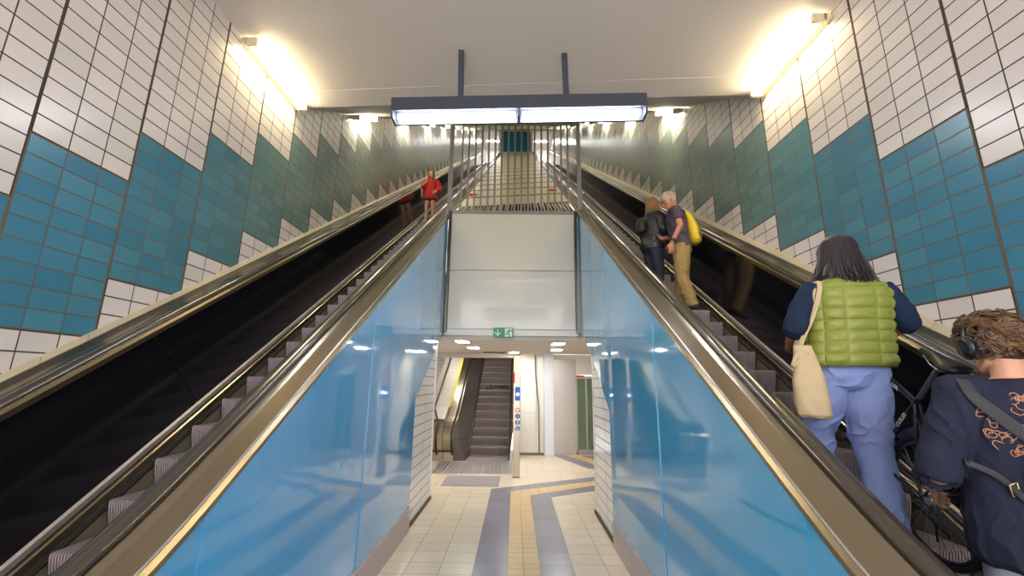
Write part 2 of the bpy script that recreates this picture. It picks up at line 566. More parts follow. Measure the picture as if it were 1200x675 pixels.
class Fig:
    """joint positions of one standing figure, metres, facing +y, x to the figure's right"""
    def __init__(s, H, raise_=0.0, lean=(0.0, 0.0), hipx=0.0):
        k = s.k = H / 1.78
        s.raise_, s.lean, s.hipx = raise_, lean, hipx
        P = s.P
        s.hip = {q: P(q * 0.088, 0, 0.90) for q in (-1, 1)}
        s.knee = {q: V((q * 0.10 * k, 0.025, 0.48 * k)) for q in (-1, 1)}
        s.ank = {q: V((q * 0.105 * k, -0.03, 0.085 * k)) for q in (-1, 1)}
        s.toe = {q: V((q * 0.2, 1, 0)).normalized() for q in (-1, 1)}
        s.sh = {q: P(q * 0.185, -0.005, 1.435) for q in (-1, 1)}
        s.el = {q: P(q * 0.25, -0.03, 1.14) for q in (-1, 1)}
        s.wr = {q: P(q * 0.26, 0.05, 0.90) for q in (-1, 1)}
        s.hd = {q: (V((0, 0.12, -1)), V((-q, 0, 0)), 0.35) for q in (-1, 1)}
        s.head = P(0, 0.035, 1.665)
        s.hr = Matrix.Identity(3)
        s.female = False

    def P(s, x, y, z):
        t = (z - 0.92)
        return V((x * s.k + s.hipx + s.lean[0] * max(t, 0), y * s.k + s.lean[1] * max(t, 0), z * s.k + s.raise_))

    def torso(s, mb, prof, grow=0.0, n=26, tw=0.0, sq=1.0):
        rings = []
        for z, hw, hd in prof:
            c = s.P(0, 0, z)
            a = R(tw) * max(0, z - 0.9) * 1.5
            rings.append((c, V((math.cos(a), math.sin(a), 0)) * (hw * s.k + grow), V((-math.sin(a), math.cos(a), 0)) * (hd * s.k + grow)))
        mb.loft(rings, 0.25, n, sq)

    def body(s, mb):
        k = s.k
        f = s.female
        s.torso(mb, [(0.80, .10, .09), (0.86, .155, .115), (0.93, .172 if not f else .178, .122), (1.08, .142 if not f else .125, .102), (1.22, .155 if not f else .14, .115),
                     (1.33, .178 if not f else .158, .122), (1.42, .165 if not f else .148, .10), (1.47, .11, .08), (1.50, .07, .068)])
        mb.tube([s.P(0, -0.01, 1.44), s.P(0, 0.0, 1.52), s.head + s.hr @ V((0, -0.015, -0.07)) * k], [.062 * k, .056 * k, .056 * k], n=14)
        for q in (-1, 1):
            mb.tube([s.sh[q], s.sh[q].lerp(s.el[q], .5), s.el[q]], [.052 * k, .048 * k, .040 * k], n=14, sub=3)
            mb.tube([s.el[q], s.el[q].lerp(s.wr[q], .35), s.wr[q]], [.041 * k, .040 * k, .027 * k], n=14, sub=3)
            s.hand(mb, q)
            mb.tube([s.hip[q] + V((0, 0, 0.02)), s.hip[q].lerp(s.knee[q], .45), s.knee[q]], [.09 * k, .078 * k, .056 * k], n=16, sub=3)
            mb.tube([s.knee[q], s.knee[q].lerp(s.ank[q], .35) + V((0, -0.012, 0)), s.ank[q]], [.055 * k, .056 * k, .036 * k], n=16, sub=3)
            s.foot(mb, q, 0.0)
        s.make_head(mb)

    def foot(s, mb, q, g):
        d = s.toe[q]
        z = s.ank[q].z - 0.085 * s.k
        b = V((s.ank[q].x, s.ank[q].y, z))
        sd = V((d.y, -d.x, 0))
        rings = []
        for t, hw, top in ((-0.075, .026, .05), (-0.05, .034, .085), (0.0, .036, .10), (0.06, .040, .075), (0.12, .045, .052), (0.165, .038, .04), (0.185, .02, .028)):
            h = (top + g) / 2
            rings.append((b + d * t * s.k * (1 + g * 3) + V((0, 0, max(h, 0.012) + 0.004)), sd * (hw + g), V((0, 0, max(h, 0.012)))))
        mb.loft(rings, 0.2, 14)

    def hand(s, mb, q):
        d, n, curl = s.hd[q]
        d = d.normalized()
        n = (n - d * n.dot(d)).normalized()
        t = d.cross(n)
        # the thumb lies on the front side of a hanging hand
        if t.dot(V((-q * 0.3, 1, 0.2))) < 0:
            t = -t
        w = s.wr[q]
        k = s.k
        mb.loft([(w - d * .01, t * .024 * k, n * .018 * k), (w + d * .03 * k, t * .034 * k, n * .016 * k), (w + d * .075 * k, t * .041 * k, n * .014 * k),
                 (w + d * .098 * k, t * .040 * k, n * .011 * k)], 0.3, 16)
        for i, L in enumerate((.070, .078, .073, .058)):
            b = w + (d * (.09 - .004 * abs(i - 1)) + t * (.033 - .0215 * i)) * k
            spread = t * (0.10 - 0.07 * i)
            pts = [b]
            a = curl * 0.35
            for seg in (.45, .32, .25):
                pts.append(pts[-1] + (d * math.cos(a) + n * math.sin(a) + spread * 0.6).normalized() * L * seg * k)
                a += curl * 0.8
            mb.tube(pts, [.0092 * k, .0088 * k, .0082 * k, .0072 * k], n=10, sub=2)
        b = w + (d * .022 + t * .026) * k
        pts = [b, b + (t * .6 + d * .75 + n * .15).normalized() * .035 * k]
        pts.append(pts[-1] + (t * .35 + d * .85 + n * (.2 + .3 * curl)).normalized() * .032 * k)
        pts.append(pts[-1] + (t * .1 + d * .85 + n * (.2 + .5 * curl)).normalized() * .026 * k)
        mb.tube(pts, [.014 * k, .0115 * k, .0105 * k, .0085 * k], n=10, sub=2)

    def hp(s, x, y, z):
        return s.head + s.hr @ V((x, y, z)) * s.k

    def make_head(s, mb):
        k = s.k
        rings = []
        for z, hw, yb, yf in ((-.118, .022, .045, .080), (-.108, .040, .020, .092), (-.085, .056, -.030, .094), (-.055, .065, -.070, .093), (-.02, .070, -.088, .092),
                              (.02, .074, -.096, .094), (.05, .075, -.097, .093), (.08, .067, -.088, .080), (.102, .048, -.066, .056), (.115, .022, -.035, .022)):
            rings.append((s.hp(0, (yb + yf) / 2, z), s.hr @ V((hw * k, 0, 0)), s.hr @ V((0, (yf - yb) / 2 * k, 0))))
        mb.loft(rings, 0.1, 24, 0.92)
        mb.tube([s.hp(0, .088, .022), s.hp(0, .104, -.012), s.hp(0, .113, -.032), s.hp(0, .096, -.042)], [.008 * k, .011 * k, .0145 * k, .009 * k], n=10, sub=2)
        mb.tube([s.hp(-.05, .078, .03), s.hp(-.02, .09, .034), s.hp(.02, .09, .034), s.hp(.05, .078, .03)], .009 * k, n=8, sub=2)
        mb.tube([s.hp(-.026, .083, -.066), s.hp(0, .094, -.063), s.hp(.026, .083, -.066)], .0085 * k, n=8, sub=2)
        mb.ball(s.hp(0, .080, -.104), .019 * k, seg=12)
        for q in (-1, 1):
            mb.ball(s.hp(q * .048, .066, -.03), .02 * k, seg=12)
            mb.ball(s.hp(q * .076, -.008, -.012), V((.012, .021, .033)) * k, s.hr, seg=12)
        mb.tube([s.hp(-.066, -.01, -.075), s.hp(-.05, .05, -.098), s.hp(0, .082, -.108), s.hp(.05, .05, -.098), s.hp(.066, -.01, -.075)], .013 * k, n=8, sub=2)

    def face_parts(s, root, MM=None):
        for q in (-1, 1):
            mb = MB()
            mb.ball(s.hp(q * .031, .0835, .008), V((.014, .010, .0085)) * s.k, s.hr, seg=12)
            e = mb.build('eye', M['eye'], root)
            mb = MB()
            mb.ball(s.hp(q * .031, .0925, .008), V((.0062, .003, .0062)) * s.k, s.hr, seg=10)
            mb.build('pupil', M['pupil'], e)
        mb = MB()
        mb.tube([s.hp(-.022, .0905, -.065), s.hp(0, .1005, -.062), s.hp(.022, .0905, -.065)], .0052 * s.k, n=8, sub=3)
        mb.build('lips', M['lip'], root)

    def leg_cloth(s, mb, r, to=1.0):
        """both trouser legs and the seat; r = radii at hip, thigh, knee, calf, hem; to = fraction of shank covered"""
        k = s.k
        s.torso(mb, [(0.80, .125, .105), (0.86, .172, .128), (0.93, .182, .132), (1.0, .168, .122)])
        for q in (-1, 1):
            h, kn, an = s.hip[q], s.knee[q], s.ank[q]
            e = kn.lerp(an, to) + V((0, 0, -0.02))
            mb.tube([h + V((0, 0, 0.03)), h.lerp(kn, .5), kn, kn.lerp(e, .5), e], [x * k for x in r], n=20, sub=4, dome=0.15)

    def sleeves(s, mb, r0, r1, to=1.0, sides=(-1, 1), beyond=0.0, r2=None):
        for q in sides:
            e = s.sh[q].lerp(s.el[q], to)
            pts = [s.sh[q] + V((-q * 0.03, 0, 0.0)), s.sh[q].lerp(e, .5), e]
            rr = [r0 * s.k, (r0 + r1) / 2 * s.k, r1 * s.k]
            if beyond:
                pts += [s.el[q].lerp(s.wr[q], beyond * .5), s.el[q].lerp(s.wr[q], beyond)]
                rr += [r1 * s.k * .95, (r2 or r1 * .8) * s.k]
            mb.tube(pts, rr, n=18, sub=4, dome=0.25)


SHIRT = [(0.88, .185, .130), (0.95, .190, .135), (1.08, .172, .125), (1.22, .180, .132), (1.33, .192, .136), (1.42, .180, .112), (1.465, .125, .092), (1.495, .078, .078)]


def bvh_of(o):
    return BVHTree.FromPolygons([v.co.copy() for v in o.data.vertices], [tuple(p.vertices) for p in o.data.polygons])


def ribbon(mb, bvh, pts, w, lift=0.006, th=0.003, sub=8):
    """flat band laid over a surface"""
    P, _ = spline([V(p) for p in pts], [1] * len(pts), sub)
    Q, N = [], []
    for p in P:
        loc, nr, _, _ = bvh.find_nearest(p)
        if nr.dot(p - loc) < 0 and (p - loc).length > 0.001:
            pass
        Q.append(loc + nr * lift)
        N.append(nr)
    for _ in range(8):
        Q = [Q[0]] + [(Q[i - 1] + Q[i] + Q[i + 1]) / 3 for i in range(1, len(Q) - 1)] + [Q[-1]]
        N = [N[0]] + [(N[i - 1] + N[i] + N[i + 1]).normalized() for i in range(1, len(N) - 1)] + [N[-1]]
    Q = [q + n * 0.006 for q, n in zip(Q, N)]
    rings = []
    for i, p in enumerate(Q):
        d = (Q[min(i + 1, len(Q) - 1)] - Q[max(i - 1, 0)]).normalized()
        sd = d.cross(N[i]).normalized()
        rings.append((p, sd * w / 2, N[i] * th))
    mb.loft(rings, 0, 10, 0.7)


def lock(mb, pts, r0, r1, n=5):
    m = len(pts)
    mb.tube(pts, [r0 + (r1 - r0) * (i / (m - 1)) ** 1.5 for i in range(m)], n=n, dome=0.5, sub=2)


def scalp(f, az, th, off=0.0):
    """point on the skull: az 0 = back, +-pi = face; th 0 = crown, pi/2 = ear level"""
    x = math.sin(az) * math.sin(th) * (.080 + off)
    y = -math.cos(az) * math.sin(th) * (.100 + off) - 0.004
    z = math.cos(th) * (.100 + off) + 0.024
    return f.hp(x, y, z)


def cap(f, mb, grow, front=0.066, low=-0.03):
    """the mass of hair lying on the skull, leaving the face free"""
    mb.ball(f.hp(0, -0.012, 0.026), V((.080 + grow, .096 + grow, .094 + grow)) * f.k, f.hr, seg=24)
    mb.ball(f.hp(0, 0.004, 0.064), V((.070 + grow, .083 + grow, .060 + grow)) * f.k, f.hr, seg=20)


def long_hair(f, mb, length, n=240, r=0.009, flare=0.25, face=0.62, rough=0.012, seed=3, mass=True, out0=0.010):
    rd = random.Random(seed)
    k = f.k
    if mass:
        cap(f, mb, out0 - 0.006)
        rings = []
        for z, w, d in ((0.02, .088, .075), (-.05, .094, .07), (-.10, .095 + flare * .05, .062), (length * .9, .09 + flare * .12, .045)):
            rings.append((f.hp(0, -0.035 - 0.01 * flare, z), f.hr @ V((w * k, 0, 0)), f.hr @ V((0, d * k, 0))))
        mb.loft(rings, 0.1, 22)
    for i in range(n):
        az = (rd.random() * 2 - 1) * math.pi * face
        th0 = 0.08 + rd.random() * 0.75
        pts = []
        for t in (0, .3, .6, 1.0):
            th = th0 + (1.75 - th0) * t
            pts.append(scalp(f, az * (1 + 0.08 * t), th, out0 + rd.random() * 0.006))
        e = pts[-1]
        L = f.head.z + length * k - e.z + rd.uniform(-.02, .02)
        out = V((e.x - f.head.x, e.y - f.head.y, 0)) * flare
        for t in (.4, .75, 1.0):
            pts.append(e + V((0, 0, L * t)) + out * t + V((rd.uniform(-1, 1), rd.uniform(-1, 1), 0)) * rough * t)
        lock(mb, pts, r * k * rd.uniform(.8, 1.2), .003)


def curly_hair(f, mb, n=420, seed=5):
    """tousled waves: clumps of locks that fall outwards and curl at the tips; three tones"""
    rd = random.Random(seed)
    k = f.k
    mb.mi = 1
    cap(f, mb, 0.010)
    mb.ball(f.hp(0, -.055, -.03), V((.070, .050, .062)) * k, f.hr, seg=16)
    clumps = []
    for i in range(n // 6):
        az = (rd.random() * 2 - 1) * math.pi * 0.80
        th = math.acos(1 - rd.random() * 1.35)
        if i % 4 == 0:
            az, th = rd.uniform(-1.1, 1.1), rd.uniform(1.3, 1.85)
        if abs(az) > 1.45 and th > 1.15:
            th = 0.2 + rd.random() * 0.8
        if 1.05 < abs(az) < 2.1 and th > 0.85:
            th = rd.uniform(.15, .6)
        clumps.append((az, th, rd.uniform(-.5, .5), rd.random() * 6.28, rd.uniform(.10, .24), rd.uniform(1.2, 2.1), rd.uniform(.012, .034)))
    for az, th, da, ph, w, fr, lift in clumps:
        for _ in range(6):
            mb.mi = rd.choice((0, 0, 1, 2))
            a0, t0 = az + rd.uniform(-.11, .11), th + rd.uniform(-.09, .09)
            p = []
            m = 9
            for j in range(m):
                q = j / (m - 1)
                a2 = a0 + da * q + math.sin(ph + j * fr) * w * (0.3 + q)
                t2 = t0 + 0.55 * q + math.cos(ph + j * fr) * w * 0.55 * (0.3 + q)
                o = 0.010 + lift * math.sin(q * 2.4) + 0.010 * math.sin(ph * 2 + j * fr) * q
                p.append(scalp(f, a2, max(0.02, min(t2, 2.45)), o))
            lock(mb, p, .0062 * k * rd.uniform(.7, 1.3), .0022)
    mb.mi = 0


def person(name_label, loc, yaw, f, skin, vox=0.007):
    root = thing('person', name_label, 'person', loc, (0, 0, yaw))
    mb = MB()
    f.body(mb)
    link('body', voxel(mb, vox, 3), M[skin], root, smooth=0 or 60)
    f.face_parts(root)
    return root


def cloth(root, name, mb, m, vox=0.009, sm=3, fold=(0.006, 7.0, (1, 1, 0.6))):
    return link(name, voxel(mb, vox, sm, fold), M[m], root, smooth=60)


def shoes(root, f, m, name='shoe'):
    for q in (-1, 1):
        mb = MB()
        f.foot(mb, q, 0.008)
        link(name, voxel(mb, .008, 2), M[m], root, smooth=60)


# --- person in the green quilted vest, seen from behind
f = Fig(1.84, 0.10, (0.09, -0.02))
f.ank = {-1: V((-0.115, 0.33, 0.215 + 0.09)), 1: V((0.10, 0.02, 0.09))}
f.knee = {-1: V((-0.125, 0.22, 0.66)), 1: V((0.115, 0.07, 0.56))}
f.hip = {-1: f.P(-0.085, 0.01, 0.91), 1: f.P(0.088, 0, 0.90)}
f.sh = {-1: f.P(-0.225, -0.01, 1.42), 1: f.P(0.235, -0.01, 1.42)}
f.el = {-1: V((-0.325, -0.06, 1.30)), 1: V((0.365, -0.06, 1.335))}
f.wr = {-1: V((-0.25, 0.19, 1.22)), 1: V((0.36, 0.19, 1.24))}
f.hd = {-1: (V((0.3, 1, -0.1)), V((0.9, 0, -0.3)), 0.8), 1: (V((-0.1, 1, -0.15)), V((0, 0, -1)), 1.5)}
f.hr = Matrix.Rotation(R(-14), 3, 'X') @ Matrix.Rotation(R(6), 3, 'Y')
f.head = f.P(0.0, 0.045, 1.655)
p = person('person in green quilted vest and light blue jeans seen from behind, holding a bicycle', (2.20, 2.86, 1.077), R(-6), f, 'skin_tan')
GV, GF = p, f
mb = MB()
f.leg_cloth(mb, (.122, .116, .102, .098, .100), 1.02)
for q in (-1, 1):
    mb.ball(f.knee[q], .098)
JEANS = cloth(p, 'jeans', mb, 'denim_light', fold=(0.012, 6.0, (1, 1, 0.8), 0.016))
shoes(p, f, 'shoe')
mb = MB()
f.sleeves(mb, .078, .070, 1.0, beyond=0.16, r2=.062)
f.torso(mb, [(1.2, .2, .12), (1.33, .21, .125), (1.42, .19, .105), (1.47, .12, .09), (1.50, .085, .08)])
cloth(p, 'sweater', mb, 'navy_sleeve', fold=(0.008, 11.0, (1, 1, 1.4)))
# quilted vest: every quilt cell bulges between the stitch lines
bm = bmesh.new()
prof = [(0.925, .250, .168), (0.95, .256, .172), (1.02, .252, .168), (1.12, .246, .160), (1.24, .250, .158), (1.34, .258, .156), (1.415, .250, .142), (1.452, .212, .122), (1.478, .145, .105), (1.50, .095, .092), (1.53, .080, .084)]
NA, NV, ROWS, COLS = 300, 200, 8.6, 11
zz = [q[0] for q in prof]
rows = []
for j in range(NV + 1):
    t = j / NV
    z = zz[0] + (zz[-1] - zz[0]) * t
    i = max(a for a in range(len(zz) - 1) if zz[a] <= z + 1e-9)
    u = min(1, (z - zz[i]) / (zz[i + 1] - zz[i]))
    u2 = u * u * (3 - 2 * u) if 0 else u
    hw = (prof[i][1] * (1 - u2) + prof[i + 1][1] * u2) * f.k
    hd = (prof[i][2] * (1 - u2) + prof[i + 1][2] * u2) * f.k
    cc = f.P(0, 0, z)
    row = []
    for a in range(NA):
        an = 2 * math.pi * a / NA
        cell = abs(math.sin(math.pi * (t * ROWS))) ** 0.55 * abs(math.sin(math.pi * (an / (2 * math.pi) * COLS + 0.25 + 0.0))) ** 0.4
        puff = 0.016 * cell * (1 if t < 0.93 else 0.3)
        puff += 0.005 * noise.noise(V((math.cos(an) * 4, math.sin(an) * 4, t * 16))) * cell
        wob = 0.008 * noise.noise(V((math.cos(an) * 1.5, math.sin(an) * 1.5, t * 4)))
        ca, sa = math.cos(an), math.sin(an)
        ca2, sa2 = math.copysign(abs(ca) ** .85, ca), math.copysign(abs(sa) ** .85, sa)
        d = V((ca * hd, sa * hw, 0)).normalized()
        row.append(bm.verts.new(cc + V((ca2 * hw, sa2 * hd, 0)) + d * (puff + wob)))
    rows.append(row)
for A, B in zip(rows, rows[1:]):
    for a in range(NA):
        bm.faces.new([A[a], A[(a + 1) % NA], B[(a + 1) % NA], B[a]])
bm.faces.new(rows[0])
bm.faces.new(rows[-1])
bmesh.ops.recalc_face_normals(bm, faces=bm.faces)
me = bpy.data.meshes.new('quilted_vest')
bm.to_mesh(me)
bm.free()
VEST = link('quilted_vest', me, M['quilt'], p, smooth=50)
mb = MB()
for z, hw, hd in ((0.922, .254, .172),):
    c = f.P(0, 0, z)
    pts = [c + V((math.cos(a) * hw * f.k, math.sin(a) * hd * f.k, 0)) for a in [2 * math.pi * i / 48 for i in range(49)]]
    mb.tube(pts, 0.009, n=8, dome=0)
mb.build('vest_binding', M['quilt_seam'], p)
mb = MB()
long_hair(f, mb, -0.20, n=520, r=0.0085, flare=0.5, face=0.68, rough=0.025, out0=0.024)
mb.build('hair', M['hair_black'], p, smooth=60)

# tote bag on that shoulder
bag = thing('tote_bag', 'natural canvas tote bag hanging from the shoulder of the green vest wearer', 'bag', (1.885, 2.80, 1.80))
mb = MB()
rings = []
for z, w, t, dx, dy in ((0.0, .075, .03, .015, 0), (0.02, .092, .05, .012, 0), (.12, .095, .058, .006, 0), (.25, .085, .048, 0, 0), (.36, .066, .036, -.004, 0), (.43, .05, .028, -.006, 0), (.455, .046, .024, -.006, 0)):
    rings.append((V((dx, dy, z)), V((w, -w * .35, 0)), V((t * .35, t, 0))))
mb.loft(rings, 0.05, 28, 0.75)
link('bag_body', voxel(mb, .007, 3, (0.010, 9.0, (1, 1, 0.6))), M['canvas'], bag, smooth=60)
mb = MB()
bv = bvh_of(VEST)
W2L = Matrix.Translation(V((-2.20, -2.86, -1.077)))
off = V((2.20, 2.86, 1.077)) - bag.location
Z6 = Matrix.Rotation(R(-6), 3, 'Z')
for dy in (-0.02, 0.035):
    pts = []
    sp = [V((-0.315 + 0.0, -0.05 + dy, 1.18)), V((-0.29, -0.12 + dy, 1.34)), V((-0.21, -0.14 + dy, 1.50)), V((-0.165, -0.09 + dy, 1.62)), V((-0.165, 0.02 + dy, 1.64)), V((-0.2, 0.14, 1.5))]
    P, _ = spline(sp, [1] * len(sp), 8)
    rings = []
    Q = []
    for q in P:
        loc, nr, _, dist = bv.find_nearest(q)
        if q.z > 1.30:
            Q.append((loc + nr * 0.006, nr))
        else:
            Q.append((q, V((-0.5, -0.85, 0)).normalized()))
    for _ in range(14):
        Q = [Q[0]] + [((Q[i - 1][0] + Q[i][0] + Q[i + 1][0]) / 3, (Q[i - 1][1] + Q[i][1] + Q[i + 1][1]).normalized()) for i in range(1, len(Q) - 1)] + [Q[-1]]
    for i, (q, nr) in enumerate(Q):
        q = q + nr * 0.006
        d = (Q[min(i + 1, len(Q) - 1)][0] - Q[max(i - 1, 0)][0]).normalized()
        sd = d.cross(nr).normalized()
        rings.append((Z6 @ q + off, Z6 @ sd * 0.014, Z6 @ nr * 0.003))
    mb.loft(rings, 0, 8)
mb.build('strap', M['canvas'], bag, smooth=50)
mb = MB()
mb.tube([(-0.05, -0.01, .41), (-0.085, -0.03, .37), (-0.10, -0.02, .33), (-0.075, -0.02, .34), (-0.04, -0.02, .38)], [.008, .011, .012, .010, .007], n=8, sub=4)
mb.tube([(-0.03, -0.02, .43), (0.0, -0.03, .40), (0.035, -0.02, .42)], [.012, .014, .010], n=8, sub=4)
mb.build('knot', M['canvas'], bag, smooth=60)

# --- person with headphones, nearest on the right
f = Fig(1.90, 0.0, (0.05, 0.05))
f.hr = Matrix.Rotation(R(9), 3, 'Z') @ Matrix.Rotation(R(-16), 3, 'X')
f.head = f.P(-0.0, 0.05, 1.655)
f.sh = {-1: f.P(-0.205, -0.01, 1.43), 1: f.P(0.215, -0.01, 1.43)}
f.el = {-1: V((-0.315, 0.0, 1.18)), 1: V((0.40, -0.02, 1.22))}
f.wr = {-1: V((-0.24, 0.24, 1.08)), 1: V((0.30, 0.2, 1.12))}
f.hd = {-1: (V((0.3, 0.6, -0.5)), V((0.8, -0.3, 0)), 0.9), 1: (V((-0.1, 1, -0.1)), V((-0.7, 0, -0.6)), 1.0)}
p = person('person with black headphones and navy printed T-shirt, nearest at the right edge', (2.25, 2.0, 0.435), R(-18), f, 'skin')
HPF = f
mb = MB()
f.torso(mb, [(0.80, .235, .165), (0.86, .240, .170), (0.95, .236, .168), (1.08, .218, .156), (1.22, .214, .150), (1.33, .216, .146), (1.42, .205, .122), (1.468, .150, .098), (1.495, .085, .082)])
f.sleeves(mb, .088, .074, 1.0, beyond=0.06, r2=.074)
mb.tube([f.P(-.12, -.005, 1.462), f.sh[-1] + V((0.0, 0, .022))], [.07, .072], n=16)
mb.tube([f.P(.12, -.005, 1.462), f.sh[1] + V((0.0, 0, .022))], [.07, .072], n=16)
SH = cloth(p, 'shirt', mb, 'navy', vox=.008, fold=(0.008, 6.0, (1, 1, 0.6), 0.012))
mb = MB()
f.leg_cloth(mb, (.108, .104, .088, .085, .088), 1.02)
cloth(p, 'trousers', mb, 'denim_washed')
shoes(p, f, 'shoe')
mb = MB()
curly_hair(f, mb, 1100)
mb.build('hair', [M['hair_brown'], M['hair_curl_dark'], M['hair_curl_light']], p, smooth=60)
bv = bvh_of(SH)
mb = MB()
rd = random.Random(11)
for cx, cz, n, sx, sz in ((0.015, 1.355, 9, .045, .035), (0.035, 1.325, 6, .04, .02), (0.115, 1.48, 12, .035, .05), (0.12, 1.41, 8, .03, .03), (0.2, 1.45, 10, .04, .06), (-0.02, 1.42, 5, .022, .04), (0.11, 1.35, 5, .03, .02), (0.075, 1.52, 3, .02, .02)):
    for _ in range(n):
        x, z = cx - 0.13 + rd.uniform(-sx, sx), cz + rd.uniform(-sz, sz)
        a = rd.random() * 6.28
        pts = []
        kk = rd.choice((-.8, -.5, .5, .8))
        for j in range(9):
            h = bv.ray_cast(V((x, -1, z)), V((0, 1, 0)))
            if h[0] is not None:
                pts.append(h[0] + V((0, -0.0012, 0)))
            a += kk + rd.uniform(-.5, .5)
            x += math.cos(a) * .0085
            z += math.sin(a) * .0085
        if len(pts) > 3:
            mb.tube(pts, [.001] + [.0020] * (len(pts) - 2) + [.001], n=6, sub=3)
pr = mb.build('shirt_print', M['print'], p, smooth=60)
pr['label'] = 'orange curling line print on the back'

hp = thing('headphones', 'black over-ear headphones worn on the brown curly head at the right', 'headphones', V((2.25, 2.0, 0.435)) + Matrix.Rotation(R(-18), 3, 'Z') @ f.head, (0, 0, R(-18)))


def hq(x, y, z):
    return f.hr @ V((x, y, z)) * f.k


for q in (-1, 1):
    mb = MB()
    ax = f.hr @ V((q, 0, 0))
    for r0, r1, x0, x1 in ((.050, .052, .084, .100), (.052, .055, .100, .118), (.049, .040, .118, .134)):
        up = f.hr @ V((0, 0, 1))
        fw = f.hr @ V((0, 1, 0))
        mb.loft([(hq(q * x0, -.008, -.012), up * r0 * 1.12, fw * r0), (hq(q * x1, -.008, -.012), up * r1 * 1.12, fw * r1)], 0.12, 24)
    cp = mb.build('ear_cup', M['black_plastic'], hp, smooth=40)
    mb = MB()
    mb.ring(hq(q * .089, -.008, -.012), ax, .044, .015, n=28, k=10)
    mb.build('ear_cushion', M['leather'], cp, smooth=60)
mb = MB()
pts = [hq((.122 * math.sin(R(a))), -.012 - 0.02 * math.cos(R(a)), -.012 + .165 * math.cos(R(a)) * (1 if abs(a) < 90 else .5)) for a in range(-90, 91, 10)]
mb.tube(pts, 0.012, n=10, flat=0.5, up=(0, 1, 0))
mb.build('headband', M['black_plastic'], hp, smooth=60)

cb = thing('crossbody_bag', 'black crossbody bag with dark strap on the back of the navy T-shirt', 'bag', V((2.25, 2.0, 0.435)), (0, 0, R(-18)))
mb = MB()
rings = []
for z, w, t in ((1.0, .09, .03), (1.03, .12, .05), (1.14, .13, .058), (1.26, .115, .05), (1.33, .08, .032), (1.345, .06, .02)):
    rings.append((V((0.055 - (z - 1.15) * .12, -0.245, z)), V((w, 0.02, 0)), V((0, t, 0))))
mb.loft(rings, 0.1, 26, 0.8)
link('bag_body', voxel(mb, .007, 3, (0.006, 8.0, (1, 1, 1))), M['black_nylon'], cb, smooth=60)
mb = MB()
ribbon(mb, bv, [(-0.15, 0.06, 1.58), (-0.185, -0.05, 1.57), (-0.165, -0.16, 1.49), (-0.10, -0.2, 1.40), (0.05, -0.2, 1.24)], 0.05)
ribbon(mb, bv, [(-0.26, 0.06, 1.26), (-0.25, -0.10, 1.25), (-0.20, -0.17, 1.20), (-0.15, -0.2, 1.13), (-0.11, -0.2, 1.09), (-0.02, -0.2, 1.08)], 0.026)
mb.build('strap', M['webbing'], cb, smooth=50)
for bx, bz, ang in ((-0.135, 1.155, 0.2), (-0.085, 1.20, -0.1)):
    mb = MB()
    h = bv.ray_cast(V((bx, -1, bz)), V((0, 1, 0)))
    y0 = (h[0].y if h[0] else -0.16) - 0.012
    P4 = [V((bx + math.cos(a + ang) * sx - math.sin(ang) * 0, y0, bz + math.sin(a + ang) * sz)) for a, sx, sz in ((.6, .016, .04), (2.54, .016, .04), (3.74, .016, .04), (5.68, .016, .04), (.6, .016, .04))]
    mb.tube(P4, .0045, n=8, dome=0.3)
    mb.build('buckle', M['brass'], cb, smooth=50)

# --- couple on the right escalator
f = Fig(1.86, 0.0, (0.0, 0.10))
f.hr = Matrix.Rotation(R(10), 3, 'Z') @ Matrix.Rotation(R(-26), 3, 'X')
f.head = f.P(0, 0.05, 1.645)
f.el = {-1: f.P(-0.27, -0.02, 1.15), 1: f.P(0.24, 0.02, 1.15)}
f.wr = {-1: f.P(-0.25, 0.12, 0.93), 1: f.P(0.12, 0.22, 1.12)}
f.hd = {-1: (V((0.05, 0.15, -1)), V((0.9, 0.3, 0)), 0.45), 1: (V((-0.2, 1, 0)), V((-0.8, -0.2, -0.3)), 0.6)}
f.ank = {-1: V((-0.10, -0.08, 0.09)), 1: V((0.10, 0.06, 0.09))}
p = person('grey-haired person in purple T-shirt and khaki trousers bending to kiss the leather-jacket wearer', (2.43, 5.98, 3.012), R(70), f, 'skin_tan')
mb = MB()
f.torso(mb, SHIRT, 0.012)
f.sleeves(mb, .078, .076, 0.62)
TS = cloth(p, 't_shirt', mb, 'purple')
mb = MB()
f.leg_cloth(mb, (.112, .106, .088, .084, .082), 1.0)
cloth(p, 'trousers', mb, 'khaki', fold=(0.006, 8, (1, 1, 1.2), 0.014))
mb = MB()
mb.ball(f.hip[-1].lerp(f.knee[-1], .52) + V((-0.085, 0.0, 0)), (.022, .075, .085))
link('cargo_pocket', voxel(mb, .008, 2), M['khaki'], p, smooth=60)
shoes(p, f, 'shoe')
mb = MB()
cap(f, mb, 0.006)
rd = random.Random(2)
for i in range(260):
    az = rd.uniform(-2.1, 2.1)
    th = rd.uniform(0.05, 1.45 if abs(az) < 1.5 else 0.85)
    lock(mb, [scalp(f, az, th, .004), scalp(f, az * 1.04, th + .12, .016), scalp(f, az * 1.06, th + .26, .014)], .008, .003)
mb.build('hair', M['hair_grey'], p, smooth=60)
mb = MB()
w = f.wr[-1].lerp(f.el[-1], .12)
dv = (f.el[-1] - f.wr[-1]).normalized()
mb.ring(w, dv, .034, .008, n=24, k=8, flat=1.8)
mb.ball(w + V((-0.034, -0.01, 0)), (.008, .02, .02))
mb.build('wristwatch', M['black_plastic'], p, smooth=50)
mb = MB()
